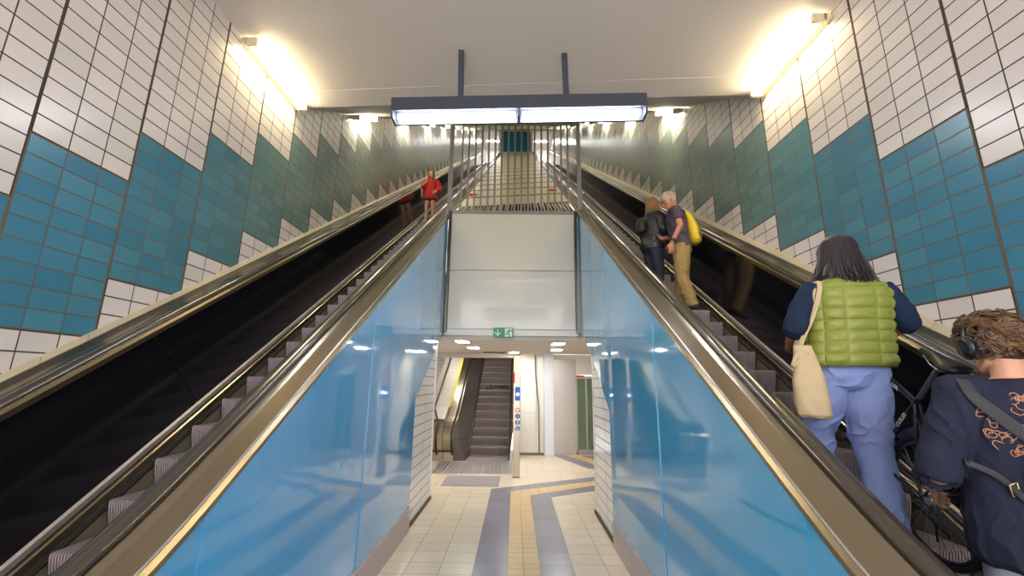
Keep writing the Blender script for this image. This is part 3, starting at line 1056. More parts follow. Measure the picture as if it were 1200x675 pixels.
for q in (-1, 1):
    mb.ring(f.hp(q * .033, .098, .006), f.hr @ V((q * .2, 1, 0)), .020, .0022, n=20, k=6)
    mb.tube([f.hp(-.014, .100, .008), f.hp(.014, .100, .008)], .0022, n=6)
    mb.tube([f.hp(q * .053, .096, .008), f.hp(q * .054, .09, .010), f.hp(q * .078, .03, .012), f.hp(q * .082, -.01, .008)], .002, n=6)
mb.build('glasses', M['black_plastic'], p, smooth=60)
bp = thing('backpack', 'yellow backpack on the back of the person in purple T-shirt', 'backpack', (2.43, 5.98, 3.012), (0, 0, R(70)))
mb = MB()
rings = []
for z, w, d, yo in ((1.0, .10, .05, -.20), (1.03, .135, .075, -.205), (1.16, .145, .085, -.205), (1.32, .135, .07, -.19), (1.44, .11, .05, -.165), (1.50, .07, .03, -.145)):
    c = f.P(0, 0, z / f.k * 1.0)
    rings.append((c + V((0, yo, 0)), V((w, 0, 0)), V((0, d, 0))))
mb.loft(rings, 0.15, 24, 0.8)
link('pack_body', voxel(mb, .009, 3, (0.006, 8, (1, 1, 1))), M['yellow_pack'], bp, smooth=60)
mb = MB()
c = f.P(0, 0, 1.0)
mb.loft([(c + V((0, -.235, -0.01)), V((.11, 0, 0)), V((0, .05, 0))), (c + V((0, -.245, .06)), V((.13, 0, 0)), V((0, .055, 0))), (c + V((0, -.25, .14)), V((.12, 0, 0)), V((0, .045, 0)))], 0.2, 20, 0.8)
link('lower_pocket', voxel(mb, .009, 2), M['olive_pack'], bp, smooth=60)
bv = bvh_of(TS)
mb = MB()
for q in (-1, 1):
    ribbon(mb, bv, [f.P(q * .11, -.14, 1.40), f.P(q * .12, -.05, 1.47), f.P(q * .125, .06, 1.42), f.P(q * .14, .12, 1.3), f.P(q * .16, .06, 1.14), f.P(q * .15, -.10, 1.06)], 0.05, 0.008, 0.005)
mb.build('shoulder_strap', M['black_nylon'], bp, smooth=50)

f = Fig(1.70, 0.0, (0.0, 0.04))
f.female = True
f.hr = Matrix.Rotation(R(-18), 3, 'Z') @ Matrix.Rotation(R(8), 3, 'X')
f.el = {-1: f.P(-0.26, 0.02, 1.16), 1: f.P(0.25, 0.04, 1.15)}
f.wr = {-1: f.P(-0.16, 0.22, 1.10), 1: f.P(0.16, 0.26, 1.06)}
f.hd = {-1: (V((0.3, 1, 0.1)), V((0.9, -0.2, -0.3)), 0.6), 1: (V((-0.1, 1, 0.05)), V((-0.9, 0, -0.2)), 0.6)}
p = person('person in black leather jacket with dark blond bob, embraced by the grey-haired person', (2.13, 6.36, 3.226), R(-74), f, 'skin')
mb = MB()
f.leg_cloth(mb, (.108, .100, .080, .074, .072), 1.0)
cloth(p, 'jeans', mb, 'dark_jeans')
shoes(p, f, 'shoe')
mb = MB()
f.torso(mb, [(0.86, .200, .150), (0.93, .205, .155), (1.08, .188, .138), (1.22, .188, .138), (1.33, .196, .138), (1.42, .182, .116), (1.465, .125, .095), (1.495, .09, .085)], 0.008)
f.sleeves(mb, .078, .068, 1.0, beyond=0.9, r2=.045)
JK = cloth(p, 'jacket', mb, 'leather', fold=(0.008, 8, (1, 1, 0.8), 0.012))
mb = MB()
mb.ring(f.P(0, 0.01, 1.50), (0, 0.1, 1), .072 * f.k, .03, n=30, k=12, flat=1.3)
link('scarf', voxel(mb, .008, 3, (0.006, 14, (1, 1, 1))), M['olive_scarf'], p, smooth=60)
mb = MB()
long_hair(f, mb, -0.13, n=260, r=0.008, flare=0.10, face=0.66, rough=0.01, seed=8)
mb.build('hair', M['hair_blond'], p, smooth=60)
bp = thing('backpack', 'small black backpack on the back of the leather-jacket wearer', 'backpack', (2.13, 6.36, 3.226), (0, 0, R(-74)))
mb = MB()
rings = []
for z, w, d in ((1.14, .08, .035), (1.17, .10, .05), (1.25, .105, .052), (1.34, .09, .042), (1.39, .06, .025)):
    rings.append((f.P(0, 0, z) + V((-0.02, -.20, 0)), V((w, 0, 0)), V((0, d, 0))))
mb.loft(rings, 0.15, 22, 0.8)
link('pack_body', voxel(mb, .009, 3, (0.008, 9, (1, 1, 1))), M['black_nylon'], bp, smooth=60)
bv = bvh_of(JK)
mb = MB()
for q in (-1, 1):
    ribbon(mb, bv, [f.P(q * .09, -.15, 1.38), f.P(q * .11, -.05, 1.46), f.P(q * .115, .06, 1.42), f.P(q * .13, .13, 1.3), f.P(q * .17, .06, 1.18), f.P(q * .14, -.10, 1.12)], 0.035, 0.006, 0.004)
mb.build('shoulder_strap', M['webbing'], bp, smooth=50)

# --- person in red on the left escalator, facing down the stairs
f = Fig(1.70, 0.0, (0.0, 0.0))
f.female = True
f.hr = Matrix.Rotation(R(-6), 3, 'X')
f.el = {1: f.P(0.27, -0.02, 1.16), -1: f.P(-0.28, -0.05, 1.17)}
f.wr = {1: f.P(0.21, 0.14, 1.22), -1: f.P(-0.20, 0.11, 1.02)}
f.hd = {1: (V((-0.5, 0.3, 0.8)), V((-0.7, -0.5, 0)), 1.2), -1: (V((0.6, 0.3, -0.6)), V((0.4, -0.8, 0)), 0.6)}
p = person('person in red hooded top and black shorts riding high on the left escalator', (-2.60, 11.74, 6.545), R(178), f, 'skin', vox=.008)
mb = MB()
f.torso(mb, [(0.80, .185, .135), (0.88, .195, .142), (1.0, .188, .135), (1.15, .178, .130), (1.30, .184, .130), (1.41, .172, .110), (1.46, .12, .092), (1.50, .075, .075)], 0.014)
f.sleeves(mb, .080, .075, 1.0, beyond=0.88, r2=.052)
HD = cloth(p, 'hooded_top', mb, 'red_cloth')
mb = MB()
mb.ring(f.P(0, -0.03, 1.49), (0, -0.5, 1), .078 * f.k, .030, n=30, k=10)
link('hood', voxel(mb, .009, 3), M['red_cloth'], p, smooth=60)
mb = MB()
f.leg_cloth(mb, (.105, .098, .092, .092, .092), 0.0)
for q in (-1, 1):
    pass
mb2 = MB()
mb.bm.free()
k = f.k
f.torso(mb2, [(0.78, .14, .115), (0.84, .178, .132), (0.92, .178, .130)])
for q in (-1, 1):
    mb2.tube([f.hip[q] + V((0, 0, 0.02)), f.hip[q].lerp(f.knee[q], .4)], [.112 * k, .105 * k], n=18, dome=0.1)
cloth(p, 'shorts', mb2, 'shorts', vox=.010)
shoes(p, f, 'shoe_pale')
mb = MB()
long_hair(f, mb, -0.30, n=220, r=0.008, flare=0.05, face=0.74, rough=0.01, seed=4)
mb.build('hair', M['hair_dark_brown'], p, smooth=60)
bag = thing('tote_bag', 'pale cloth bag under the arm of the person in red', 'bag', (-2.60, 11.74, 6.545), (0, 0, R(178)))
mb = MB()
mb.loft([(f.P(.27, -.03, z), V((.03, 0.02, 0)), V((-0.02, w, 0))) for z, w in ((0.86, .08), (0.9, .12), (1.05, .13), (1.2, .11), (1.26, .08))], 0.1, 20, 0.8)
link('bag_body', voxel(mb, .010, 3), M['canvas'], bag, smooth=60)
bv = bvh_of(HD)
mb = MB()
ribbon(mb, bv, [f.P(.24, .1, 1.25), f.P(.17, .12, 1.36), f.P(.14, .03, 1.47), f.P(.17, -.12, 1.36), f.P(.24, -.12, 1.25)], 0.04, 0.006, 0.004)
mb.build('strap', M['canvas'], bag, smooth=50)


# ------------------------------------------------------------------ bicycle (built level, then stood along the slope)
M['bike_black'] = mat('bike_black_paint', (24, 25, 30), 0.22, 0.1, var=0.1, scale=8, coat=0.5)
M['bike_grey'] = mat('bike_grey_paint', (96, 100, 110), 0.3, 0.3, var=0.1, scale=8)
M['chrome'] = mat('spoke_steel', (190, 190, 190), 0.2, 1.0, var=0.05, scale=10)
M['tape'] = mat('grey_green_bar_tape', (120, 132, 112), 0.7, 0, var=0.15, scale=20, bump=0.3, bscale=120)
M['plug'] = mat('pale_end_plug', (204, 200, 120), 0.5, 0)
M['letter'] = mat('white_lettering', (226, 228, 232), 0.4, 0)
tilt, byaw = R(32.5), R(-9)
RM = Matrix.Rotation(byaw, 3, 'Z') @ Matrix.Rotation(tilt, 3, 'X')
axle = V((2.36, 2.60, 1.385))
bk = thing('bicycle', 'black bicycle with drop handlebar standing between the green vest and the headphone wearer', 'bicycle', axle - RM @ V((0, 0, 0.35)))
bk.rotation_euler = RM.to_euler()
A = V((0, 0, .35))
BB = V((0, .43, .29))
SC = V((0, .275, .80))
HT, HB = V((0, .86, .83)), V((0, .90, .69))
FA = V((0, 1.03, .35))


def wheel(c, n, rear):
    mb = MB()
    mb.ring(c, (1, 0, 0), .333, .017, n=64, k=10)
    t = mb.build(n, M['black_rubber'], bk, smooth=60)
    mb = MB()
    mb.ring(c, (1, 0, 0), .308, .011, n=64, k=8)
    mb.build('rim', M['bike_black'], t, smooth=60)
    mb = MB()
    mb.cyl(c - V((.035, 0, 0)), c + V((.035, 0, 0)), .018)
    for x in (-.03, .03):
        mb.cyl(c + V((x - .003, 0, 0)), c + V((x + .003, 0, 0)), .03)
    mb.build('hub', M['chrome'], t, smooth=40)
    mb = MB()
    for i in range(28):
        a = 2 * math.pi * i / 28
        b = a + (0.28 if i % 4 < 2 else -0.28)
        x = .03 if i % 2 else -.03
        mb.tube([c + V((x, math.cos(b) * .028, math.sin(b) * .028)), c + V((0, math.cos(a) * .305, math.sin(a) * .305))], .0014, n=5, dome=0)
    mb.build('spokes', M['chrome'], t, smooth=40)


wheel(A, 'rear_wheel', True)
wheel(FA, 'front_wheel', False)
mb = MB()
mb.tube([SC + V((0, -.006, .03)), BB], [.0165, .018], n=14)
mb.tube([SC, HT], [.0165, .018], n=14)
mb.tube([BB, HB], [.020, .021], n=14)
mb.tube([HT + V((0, -.008, .03)), HB + V((0, .008, -.03))], .020, n=14)
for x in (-1, 1):
    mb.tube([SC + V((x * .012, -.005, -.01)), V((x * .05, .06, .43)), A + V((x * .06, 0, 0))], [.009, .0085, .008], n=10, sub=2)
    mb.tube([BB + V((x * .02, -.02, 0)), V((x * .045, .30, .30)), A + V((x * .06, 0, 0))], [.011, .010, .009], n=10, sub=2)
    mb.ball(A + V((x * .06, 0, 0)), (.006, .016, .016))
mb.cyl(BB - V((.036, 0, 0)), BB + V((.036, 0, 0)), .021)
fr = mb.build('frame', M['bike_black'], bk, smooth=50)
mb = MB()
mb.tube([HB + V((0, .008, -.03)), HB + V((0, .012, -.06))], .018, n=12)
for x in (-1, 1):
    mb.tube([HB + V((x * .02, .012, -.06)), HB + V((x * .052, .03, -.12)), FA + V((x * .052, 0, 0))], [.013, .012, .008], n=10, sub=3)
mb.build('fork', M['bike_black'], bk, smooth=50)
mb = MB()
mb.tube([SC + V((0, -.006, .03)), SC + V((0, -.078, .30))], .0135, n=12)
mb.build('seat_post', M['bike_grey'], bk, smooth=50)
# saddle
mb = MB()
s0 = SC + V((0, -.082, .322))
rings = []
for y, w, h, z in ((-.13, .045, .022, .008), (-.115, .068, .03, .008), (-.07, .076, .032, .004), (-.02, .058, .030, .0), (.04, .032, .026, .0), (.10, .022, .022, -.002), (.145, .016, .016, -.006)):
    rings.append((s0 + V((0, y, z)), V((w, 0, 0)), V((0, 0, h))))
mb.loft(rings, 0.3, 22)
link('saddle', voxel(mb, .006, 2), M['saddle'], bk, smooth=60)
mb = MB()
for x in (-.02, .02):
    mb.tube([s0 + V((x, -.09, -.02)), s0 + V((x, -.03, -.042)), s0 + V((x, .05, -.04)), s0 + V((x * .4, .12, -.015))], .0035, n=8, sub=3)
mb.build('saddle_rail', M['chrome'], bk, smooth=50)
# stem and drop bar
mb = MB()
st0 = HT + V((0, -.008, .03))
mb.tube([st0, st0 + V((0, -.01, .05)), st0 + V((0, .08, .07))], [.016, .016, .015], n=12)
mb.build('stem', M['bike_black'], bk, smooth=50)
b0 = st0 + V((0, .08, .07))
mb = MB()
mb.tube([b0 - V((.2, 0, 0)), b0 + V((.2, 0, 0))], .0125, n=12)
hb = mb.build('handlebar', M['bike_black'], bk, smooth=50)
for x in (-1, 1):
    mb = MB()
    g = [b0 + V((x * .19, 0, 0)), b0 + V((x * .205, .06, .0)), b0 + V((x * .207, .10, -.02)), b0 + V((x * .21, .105, -.07)), b0 + V((x * .213, .06, -.13)), b0 + V((x * .215, -.02, -.15)), b0 + V((x * .215, -.09, -.155))]
    mb.tube(g, .0165, n=12, sub=4)
    gp = mb.build('grip', M['tape'], hb, smooth=60)
    mb = MB()
    mb.ball(g[-1] + V((0, -.008, 0)), (.0165, .012, .0165))
    mb.build('end_plug', M['plug'], gp)
    mb = MB()
    mb.tube([g[2] + V((0, .01, .02)), g[3] + V((0, .03, 0)), g[4] + V((0, .05, .01))], [.009, .006, .005], n=8, sub=3)
    mb.build('brake_lever', M['bike_grey'], hb, smooth=60)
# drive
mb = MB()
c = BB + V((.05, 0, 0))
mb.ring(c, (1, 0, 0), .085, .006, n=48, k=6, flat=.5)
for i in range(5):
    a = 2 * math.pi * i / 5
    mb.tube([c, c + V((0, math.cos(a), math.sin(a))) * .083], .007, n=6)
mb.ring(c + V((.006, 0, 0)), (1, 0, 0), .066, .004, n=40, k=6, flat=.5)
mb.build('chainring', M['bike_grey'], bk, smooth=50)
for x, a in ((1, R(180)), (-1, R(0))):
    d = V((0, math.cos(a), math.sin(a)))
    mb = MB()
    mb.tube([BB + V((x * .06, 0, 0)), BB + V((x * .075, 0, 0)) + d * .17], [.013, .010], n=10)
    ck = mb.build('crank_arm', M['bike_grey'], bk, smooth=50)
    mb = MB()
    e = BB + V((x * .075, 0, 0)) + d * .17
    x0, x1 = sorted((e.x + x * .01, e.x + x * .09))
    mb.box(x0, x1, e.y - .03, e.y + .03, e.z - .011, e.z + .011)
    mb.build('pedal', M['black_plastic'], ck, smooth=0, bevel=.004)
mb = MB()
for s in (1, -1):
    mb.tube([BB + V((.05, 0, s * .085)), A + V((.045, 0, s * .035))], .0035, n=6)
mb.build('chain', M['bike_grey'], bk, smooth=50)
mb = MB()
for x, r in ((.040, .042), (.045, .036), (.050, .030)):
    mb.ring(A + V((x, 0, 0)), (1, 0, 0), r, .003, n=32, k=6)
mb.tube([A + V((.06, 0, -.02)), A + V((.06, .02, -.07)), A + V((.055, .04, -.12))], .008, n=8)
for z, y in ((-.07, .02), (-.12, .04)):
    mb.cyl(A + V((.048, y, z)), A + V((.056, y, z)), .02)
mb.build('derailleur', M['bike_grey'], bk, smooth=50)
for c, n, a0, a1 in ((A, 'rear_mudguard', 20, 200), (FA, 'front_mudguard', 40, 190)):
    mb = MB()
    pts = [c + V((0, math.cos(R(t)), math.sin(R(t)))) * .365 for t in range(a0, a1 + 1, 8)]
    mb.tube(pts, .026, n=10, flat=.28, up=(1, 0, 0))
    mb.build(n, M['bike_black'], bk, smooth=60)
mb = MB()
mb.tube([A + V((-.065, -.02, 0)), V((-.07, -.10, .35)), V((-.06, -.16, .22))], .006, n=8, sub=2)
for x in (-.055, .055):
    mb.tube([A + V((x, 0, .02)), V((x, -.12, .70)), V((x, .12, .72)), SC + V((x * .3, -.03, -.06))], .005, n=8)
mb.build('carrier', M['bike_black'], bk, smooth=50)


def letters(body, size, a, b, up, parent, outx):
    """raised lettering along a tube from a to b"""
    cu = bpy.data.curves.new('frame_lettering', 'FONT')
    cu.body = body
    cu.size = size
    cu.extrude = 0.0012
    cu.align_x = 'CENTER'
    cu.align_y = 'CENTER'
    o = bpy.data.objects.new('frame_lettering', cu)
    C.objects.link(o)
    dg = bpy.context.evaluated_depsgraph_get()
    me = bpy.data.meshes.new_from_object(o.evaluated_get(dg))
    bpy.data.objects.remove(o)
    x = (b - a).normalized()
    z = V((outx, 0, 0))
    y = z.cross(x)
    m = Matrix((x, y, z)).transposed().to_4x4()
    m.translation = (a + b) / 2 + z * 0.019
    l = link('frame_lettering', me, M['letter'], parent, smooth=0, M=m)
    return l


letters('CUSLER', .036, SC.lerp(BB, .50), SC.lerp(BB, .12), None, fr, -1)
letters('LER', .036, SC.lerp(HT, .42), SC.lerp(HT, .12), None, fr, -1)


# ------------------------------------------------------------------ the setting
YT = 34.6
XL, XR = -3.30, 3.22


def zpath(c, L=0.85, t=T, top=YT):
    y1 = -c / t
    def f(y):
        y = min(y, top)
        if y <= y1 - L:
            return 0.0
        if y >= y1 + L:
            return c + t * y
        return t * (y - (y1 - L)) ** 2 / (4 * L)
    ys = [-1.2, y1 - L] + [y1 - L + 2 * L * i / 12 for i in range(1, 13)] + [5.0, 8.0, 12, 18, 26, top, 37.0]
    return f, sorted(ys)


ZL, YSL = zpath(-0.86)
ZR, YSR = zpath(-0.70)


class Side:
    def __init__(s, sg, x0, f, ys, du):
        s.sg, s.x0, s.f, s.ys, s.du = sg, x0, f, ys, du

    def X(s, u):
        return s.x0 + s.sg * (u + (s.du if u > 1.0 else s.du * 0.5 if u > 0.35 else 0))


LS = Side(-1, -1.44, ZL, YSL, 0.0)
RS = Side(1, 1.26, ZR, YSR, 0.05)


def wallbox(name, m, *a, label=None):
    mb = MB()
    mb.box(*a)
    return struct(mb.build(name, m, smooth=0))


wallbox('wall_left', M['tiles_left'], XL - 0.2, XL, -4.5, 38.2, -0.1, 27)
wallbox('wall_right', M['tiles_right'], XR, XR + 0.2, -4.5, 38.2, -0.1, 27)
# flat ceiling, its front panel joint, then the ceiling rising with the stairs
zc = lambda x: 5.88 - 0.031 * (x + 0.04)
ye = lambda x: 5.58 - (x - XL) * 0.097
mb = MB()
for a, b in ((-4.5, None), (None, 0)):
    p = []
    for z in (0, 0.2):
        for x, far in ((XL, 0), (XR, 0), (XR, 1), (XL, 1)):
            y0, y1 = (-4.5, ye(x) - 0.372) if b is None else (ye(x) - 0.36, ye(x))
            p.append(V((x, y1 if far else y0, zc(x) + z - (0.004 if b == 0 else 0))))
    mb.hexa(p)
mb.hexa([V((x, ye(x) - o, zc(x) + z)) for z in (0.012, 0.1) for x, o in ((XL, 0.39), (XR, 0.39), (XR, 0.34), (XL, 0.34))])
struct(mb.build('ceiling_flat', M['ceiling'], smooth=0))
mb = MB()
n = 14
for i in range(n):
    p = []
    for z in (0, 0.2):
        for x, j in ((XL, i), (XR, i), (XR, i + 1), (XL, i + 1)):
            y = ye(x) + (YT + 0.4 - ye(x)) * j / n
            p.append(V((x, y, zc(x) + T * (y - ye(x)) + z)))
    mb.hexa(p)
mb.box(XL, XR, YT + 0.2, 38.2, 24.55, 24.8)
struct(mb.build('ceiling_incline', M['ceiling'], smooth=0))

# floor of the passage and the lower hall
mb = MB()
mb.box(-6.5, 6.5, -4.5, 13.6, -0.15, 0)
struct(mb.build('floor', M['floor'], smooth=0))
# inlaid bands: a yellow guide strip with grey borders, turning right in front of the lower escalator


def inlay(name, left, right, m):
    mb = MB()
    for i in range(len(left) - 1):
        q = [left[i], right[i], right[i + 1], left[i + 1]]
        mb.hexa([V((x, y, -0.01)) for x, y in q] + [V((x, y, 0.0025)) for x, y in q])
    return struct(mb.build(name, m, smooth=0))


e0 = [(-0.44, -4.4), (-0.44, 8.74), (2.1, 10.14), (5.4, 8.2)]
e1 = [(-0.07, -4.4), (-0.07, 8.57), (2.0, 9.72), (5.0, 7.96)]
e2 = [(0.295, -4.4), (0.295, 8.32), (1.95, 9.34), (4.6, 7.78)]
e3 = [(0.66, -4.4), (0.66, 8.2), (1.88, 8.92), (4.2, 7.55)]
inlay('floor_inlay_grey_outer', e0, e1, M['floor_grey'])
inlay('floor_inlay_yellow', e1, e2, M['floor_yellow'])
inlay('floor_inlay_grey_inner', e2, e3, M['floor_grey'])
f0 = [(1.05, 12.75), (1.75, 10.9), (2.5, 10.45), (5.0, 9.0)]
f1 = [(1.45, 12.75), (2.02, 11.3), (2.8, 10.85), (5.2, 9.4)]
f2 = [(1.8, 12.75), (2.3, 11.7), (3.1, 11.25), (5.4, 9.8)]
f3 = [(2.2, 12.75), (2.62, 12.1), (3.4, 11.65), (5.6, 10.2)]
inlay('floor_inlay_grey_lift_outer', f0, f1, M['floor_grey'])
inlay('floor_inlay_yellow_lift', f1, f2, M['floor_yellow'])
inlay('floor_inlay_grey_lift_inner', f2, f3, M['floor_grey'])

# blue enamel panels cladding the two trusses, white tiles below them, stone baseboards
for nm, S, seams, yb, c_sof, yend, m in (('left', LS, [-1.1, -0.1, 1.0, 2.15, 3.32, 4.31, 5.51, 6.33, 7.4, 8.38], 6.33, -2.32, 8.0, M['blue']),
                                         ('right', RS, [-1.1, 0.0, 1.0, 2.01, 2.99, 3.92, 4.85, 5.67, 5.88, 7.0, 8.38], 5.88, -2.11, 7.32, M['blue_r'])):
    mb = MB()
    x0, sg = S.x0, S.sg
    for i, (a, b) in enumerate(zip(seams, seams[1:])):
        a2, b2 = a + 0.0012, b - 0.0012
        w = (0.004 * math.sin(i * 2.1), 0.004 * math.sin(i * 3.3 + 1))
        ks = 6
        for j in range(ks):
            ya, yc = a2 + (b2 - a2) * j / ks, a2 + (b2 - a2) * (j + 1) / ks
            p = []
            for dx in (0, 1):
                for y in (ya, yc):
                    t = (y - a2) / (b2 - a2)
                    x = x0 + sg * (0.004 + w[0] * (1 - t) + w[1] * t + 0.02 * dx)
                    lo = 0.312 if y < yb - 1e-6 or (j < ks - 0 and b <= yb) else c_sof + T * y
                    if a >= yb:
                        lo = c_sof + T * y
                    elif b <= yb:
                        lo = 0.312
                    lo = min(lo, 2.89)
                    p += [V((x, y, lo)), V((x, y, S.f(y) + 0.885))]
            mb.hexa([p[0], p[2], p[3], p[1], p[4], p[6], p[7], p[5]])
    struct(mb.build('wall_passage_' + nm, m, smooth=0))
    mb = MB()
    mb.prism([(-1.1, 0.0), (yend, 0.0), (yend, c_sof + T * yend + 0.05), (yb, c_sof + T * yb + 0.05), (yb - 0.6, 1.2), (-1.1, 0.6)], None, 'x',
             *sorted((x0 + sg * 0.035, x0 + sg * 0.3)))
    struct(mb.build('wall_tiled_' + nm, M['hall_tiles'], smooth=0))
    mb = MB()  # dark box in the truss's place, added to block light leaks
    mb.prism([(-1.1, 0.29), (yb, 0.29), (yb, c_sof + T * yb), (8.4, c_sof + T * 8.4), (8.4, S.f(8.4) + 0.5), (5, S.f(5) + 0.4), (1.2, 0.7), (-1.1, 0.7)], None, 'x',
             *sorted((x0 + sg * 0.04, x0 + sg * 0.33)))
    struct(mb.build('trim_truss_light_block_' + nm, M['grout'], smooth=0))
    mb = MB()
    mb.box(*sorted((x0 - sg * 0.012, x0 + sg * 0.06)), -1.1, yb, 0, 0.31)
    struct(mb.build('baseboard_' + nm, M['baseboard'], smooth=0, bevel=0.004))
    mb = MB()
    mb.box(*sorted((x0 + sg * 0.01, x0 + sg * 0.06)), yb, yend, 0, 0.05)
    struct(mb.build('baseboard_tiled_' + nm, M['grout'], smooth=0))
    # solid mass under the stairs closing the hall towards the front
    mb = MB()
    mb.prism([(yend - 0.1, 0), (yend, 0), (yend, c_sof + T * yend), (yend - 0.1, c_sof + T * yend)], None, 'x',
             *sorted((x0 + sg * 0.03, sg * 6.5)))
    struct(mb.build('wall_understair_' + nm, M['white_wall'], smooth=0))
    # cream ledge tiles between escalator and wall
    mb = MB()
    wx = XL if sg < 0 else XR
    yy = S.ys
    gap = 0.004
    y = 0.0
    mb.mi = 1
    mb.sweep([(1.798, 1.06), (1.798, 1.088), (1.88 + 0.0, 1.112), (1.88, 1.06)], S.ys, S.f, lambda u: S.X(u) if u < 1.85 else wx)
    mb.mi = 0
    while y < YT:
        L2 = 0.29
        p = []
        for z in (0.004, 0.012):
            for x, dz, o in ((S.X(1.80), 1.088, 0), (wx, 1.112, 0.05), (wx, 1.112, L2 + 0.05 - gap), (S.X(1.80), 1.088, L2 - gap)):
                p.append(V((x, y + o, S.f(y + o) + dz + z)))
        mb.hexa(p)
        y += L2
    struct(mb.build('trim_ledge_' + nm, [M['cream_tile'], M['grout']], smooth=0))

# fascia above the passage: two white panels between steel posts
mb = MB()
for z0, z1 in ((3.03, 4.235), (4.245, 5.47)):
    mb.box(-1.375, 1.195, 8.40, 8.44, z0, z1)
struct(mb.build('wall_fascia', M['white_panel'], smooth=0, bevel=0.003))
mb = MB()
mb.box(-1.44, 1.26, 8.46, 8.6, 2.9, 5.38)
struct(mb.build('trim_fascia_back', M['grout'], smooth=0))
mb = MB()
mb.box(-1.425, 1.245, 8.385, 8.5, 2.90, 3.02)
struct(mb.build('trim_lintel', M['white_wall'], smooth=0, bevel=0.004))
for nm, x in (('left', -1.41), ('right', 1.228)):
    mb = MB()
    mb.box(x - 0.028, x + 0.03, 8.36, 8.44, 2.95, 5.53)
    struct(mb.build('trim_post_' + nm, M['steel_dark'], smooth=0, bevel=0.006))

# sloping cover between the escalators
rc = lambda x: 0.02 + (x + 1.44) / 2.7 * 0.165
seam = [9.65, 10.88, 12.25, 13.46, 14.86, 16.1, 17.7, 19.23] + [19.23 + 1.4 * i for i in range(1, 11)] + [35.0]
mb = MB()


def ramp_box(y0, y1, lo, hi, x0=-1.43, x1=1.25):
    mb.hexa([V((x, y, rc(x) + T * y + z)) for z in (lo, hi) for x, y in ((x0, y0), (x1, y0), (x1, y1), (x0, y1))])


mb.mi = 1
ramp_box(9.62, 35.0, -0.1, -0.012)
mb.mi = 0
for a, b in zip(seam, seam[1:]):
    ramp_box(a + 0.01, b - 0.01, -0.03, 0)
    if b < 34:
        mb.mi = 1
        ramp_box(b - 0.07, b + 0.07, -0.02, 0.006)
        mb.mi = 0
struct(mb.build('ramp', [M['ramp_panel'], M['ramp_seam']], smooth=0))
# steel grating at the foot of the cover
gr = thing('floor_grating', 'steel bar grating at the foot of the cream slope, behind the tall railing', 'grating', (0, 8.52, 5.45))
mb = MB()
for i in range(36):
    x = -1.40 + i * 2.62 / 35
    mb.hexa([V((x + dx, y, rc(x) + T * y + z)) - gr.location for z in (-0.05, 0.0) for dx, y in ((-0.012, 8.55), (0.012, 8.55), (0.012, 9.6), (-0.012, 9.6))])
mb.build('grating_bars', M['ramp_panel'], gr, smooth=0)
mb = MB()
for y in (8.52, 9.58):
    mb.hexa([V((x, y + dy, rc(x) + T * y + z)) - gr.location for z in (-0.06, 0.004) for x, dy in ((-1.43, 0), (1.25, 0), (1.25, 0.03), (-1.43, 0.03))])
mb.build('grating_frame', M['steel_dark'], gr, smooth=0)
mb = MB()  # near-black sheet close under the bars keeps the slots dark
mb.hexa([V((x, y, rc(x) + T * y - 0.07 + z)) - gr.location for z in (-0.02, 0.0) for x, y in ((-1.43, 8.5), (1.25, 8.5), (1.25, 9.6), (-1.43, 9.6))])
mb.build('dark_backing', M['brush'], gr, smooth=0)

# upper end: white end wall with a blue panel on the block between the escalators
wallbox('wall_end', M['white_wall'], XL, XR, 38.0, 38.2, 20, 26)
wallbox('floor_upper', M['baseboard'], XL, XR, 35.6, 38.2, 20.6, 21.1)
wallbox('wall_end_block', M['white_wall'], -1.72, 1.36, 35.0, 36.0, 21.6, 25.4)
mb = MB()
mb.box(-1.56, 1.16, 34.96, 35.0, 22.55, 24.62)
struct(mb.build('wall_end_panel', M['end_blue'], smooth=0, bevel=0.01))

# ------------------------------------------------------------------ lower hall
HC = 2.83
mb = MB()
mb.box(-6.5, 6.5, 8.5, 12.75, HC, HC + 0.15)
mb.box(-6.5, -1.475, 7.0, 8.5, HC, HC + 0.15)
mb.box(1.295, 6.5, 6.9, 8.5, HC, HC + 0.15)
struct(mb.build('ceiling_hall', M['ceiling'], smooth=0))
wallbox('wall_hall_left', M['white_wall'], -6.6, -6.5, 7, 13.6, 0, HC)
wallbox('wall_hall_right', M['white_wall'], 6.5, 6.6, 7, 13.6, 0, HC)
wallbox('wall_hall_back_left', M['white_wall'], -6.5, -4.0, 12.75, 12.95, 0, HC)
mb = MB()
for z0, z1 in ((0.06, 1.155), (1.165, 1.63), (1.64, 2.165), (2.175, 2.83)):
    mb.box(0.14, 0.605, 12.7, 12.75, z0, z1)
for z0, z1 in ((0.06, 2.83),):
    mb.box(0.615, 0.83, 12.72, 12.76, z0, z1)
mb.box(0.12, 0.84, 12.75, 12.9, 0, 2.83)
struct(mb.build('wall_hall_back', M['white_panel'], smooth=0, bevel=0.003))
mb = MB()
mb.tube([(0.575, 12.69, 2.80), (0.6, 12.69, 2.17), (0.685, 12.69, 1.27), (0.695, 12.69, 0.06)], 0.018, n=6, dome=0)
mb.box(0.12, 0.84, 12.68, 12.72, 0, 0.06)
struct(mb.build('trim_hall_back', M['steel_dark'], smooth=0))
mb = MB()
mb.box(0.83, 1.115, 12.55, 12.95, 0, 2.83)
struct(mb.build('trim_pillar', M['grey_pillar'], smooth=0, bevel=0.01))
mb = MB()
mb.box(1.115, 1.79, 12.85, 13.3, 0, 2.68)
mb.box(2.42, 6.5, 12.85, 13.3, 0, 2.68)
struct(mb.build('wall_lift', M['steel_pale'], smooth=0, bevel=0.005))
mb = MB()
mb.box(1.795, 2.415, 12.86, 12.95, 2.24, 2.68)
mb.box(1.1, 6.5, 12.87, 13.3, 2.685, 2.83)
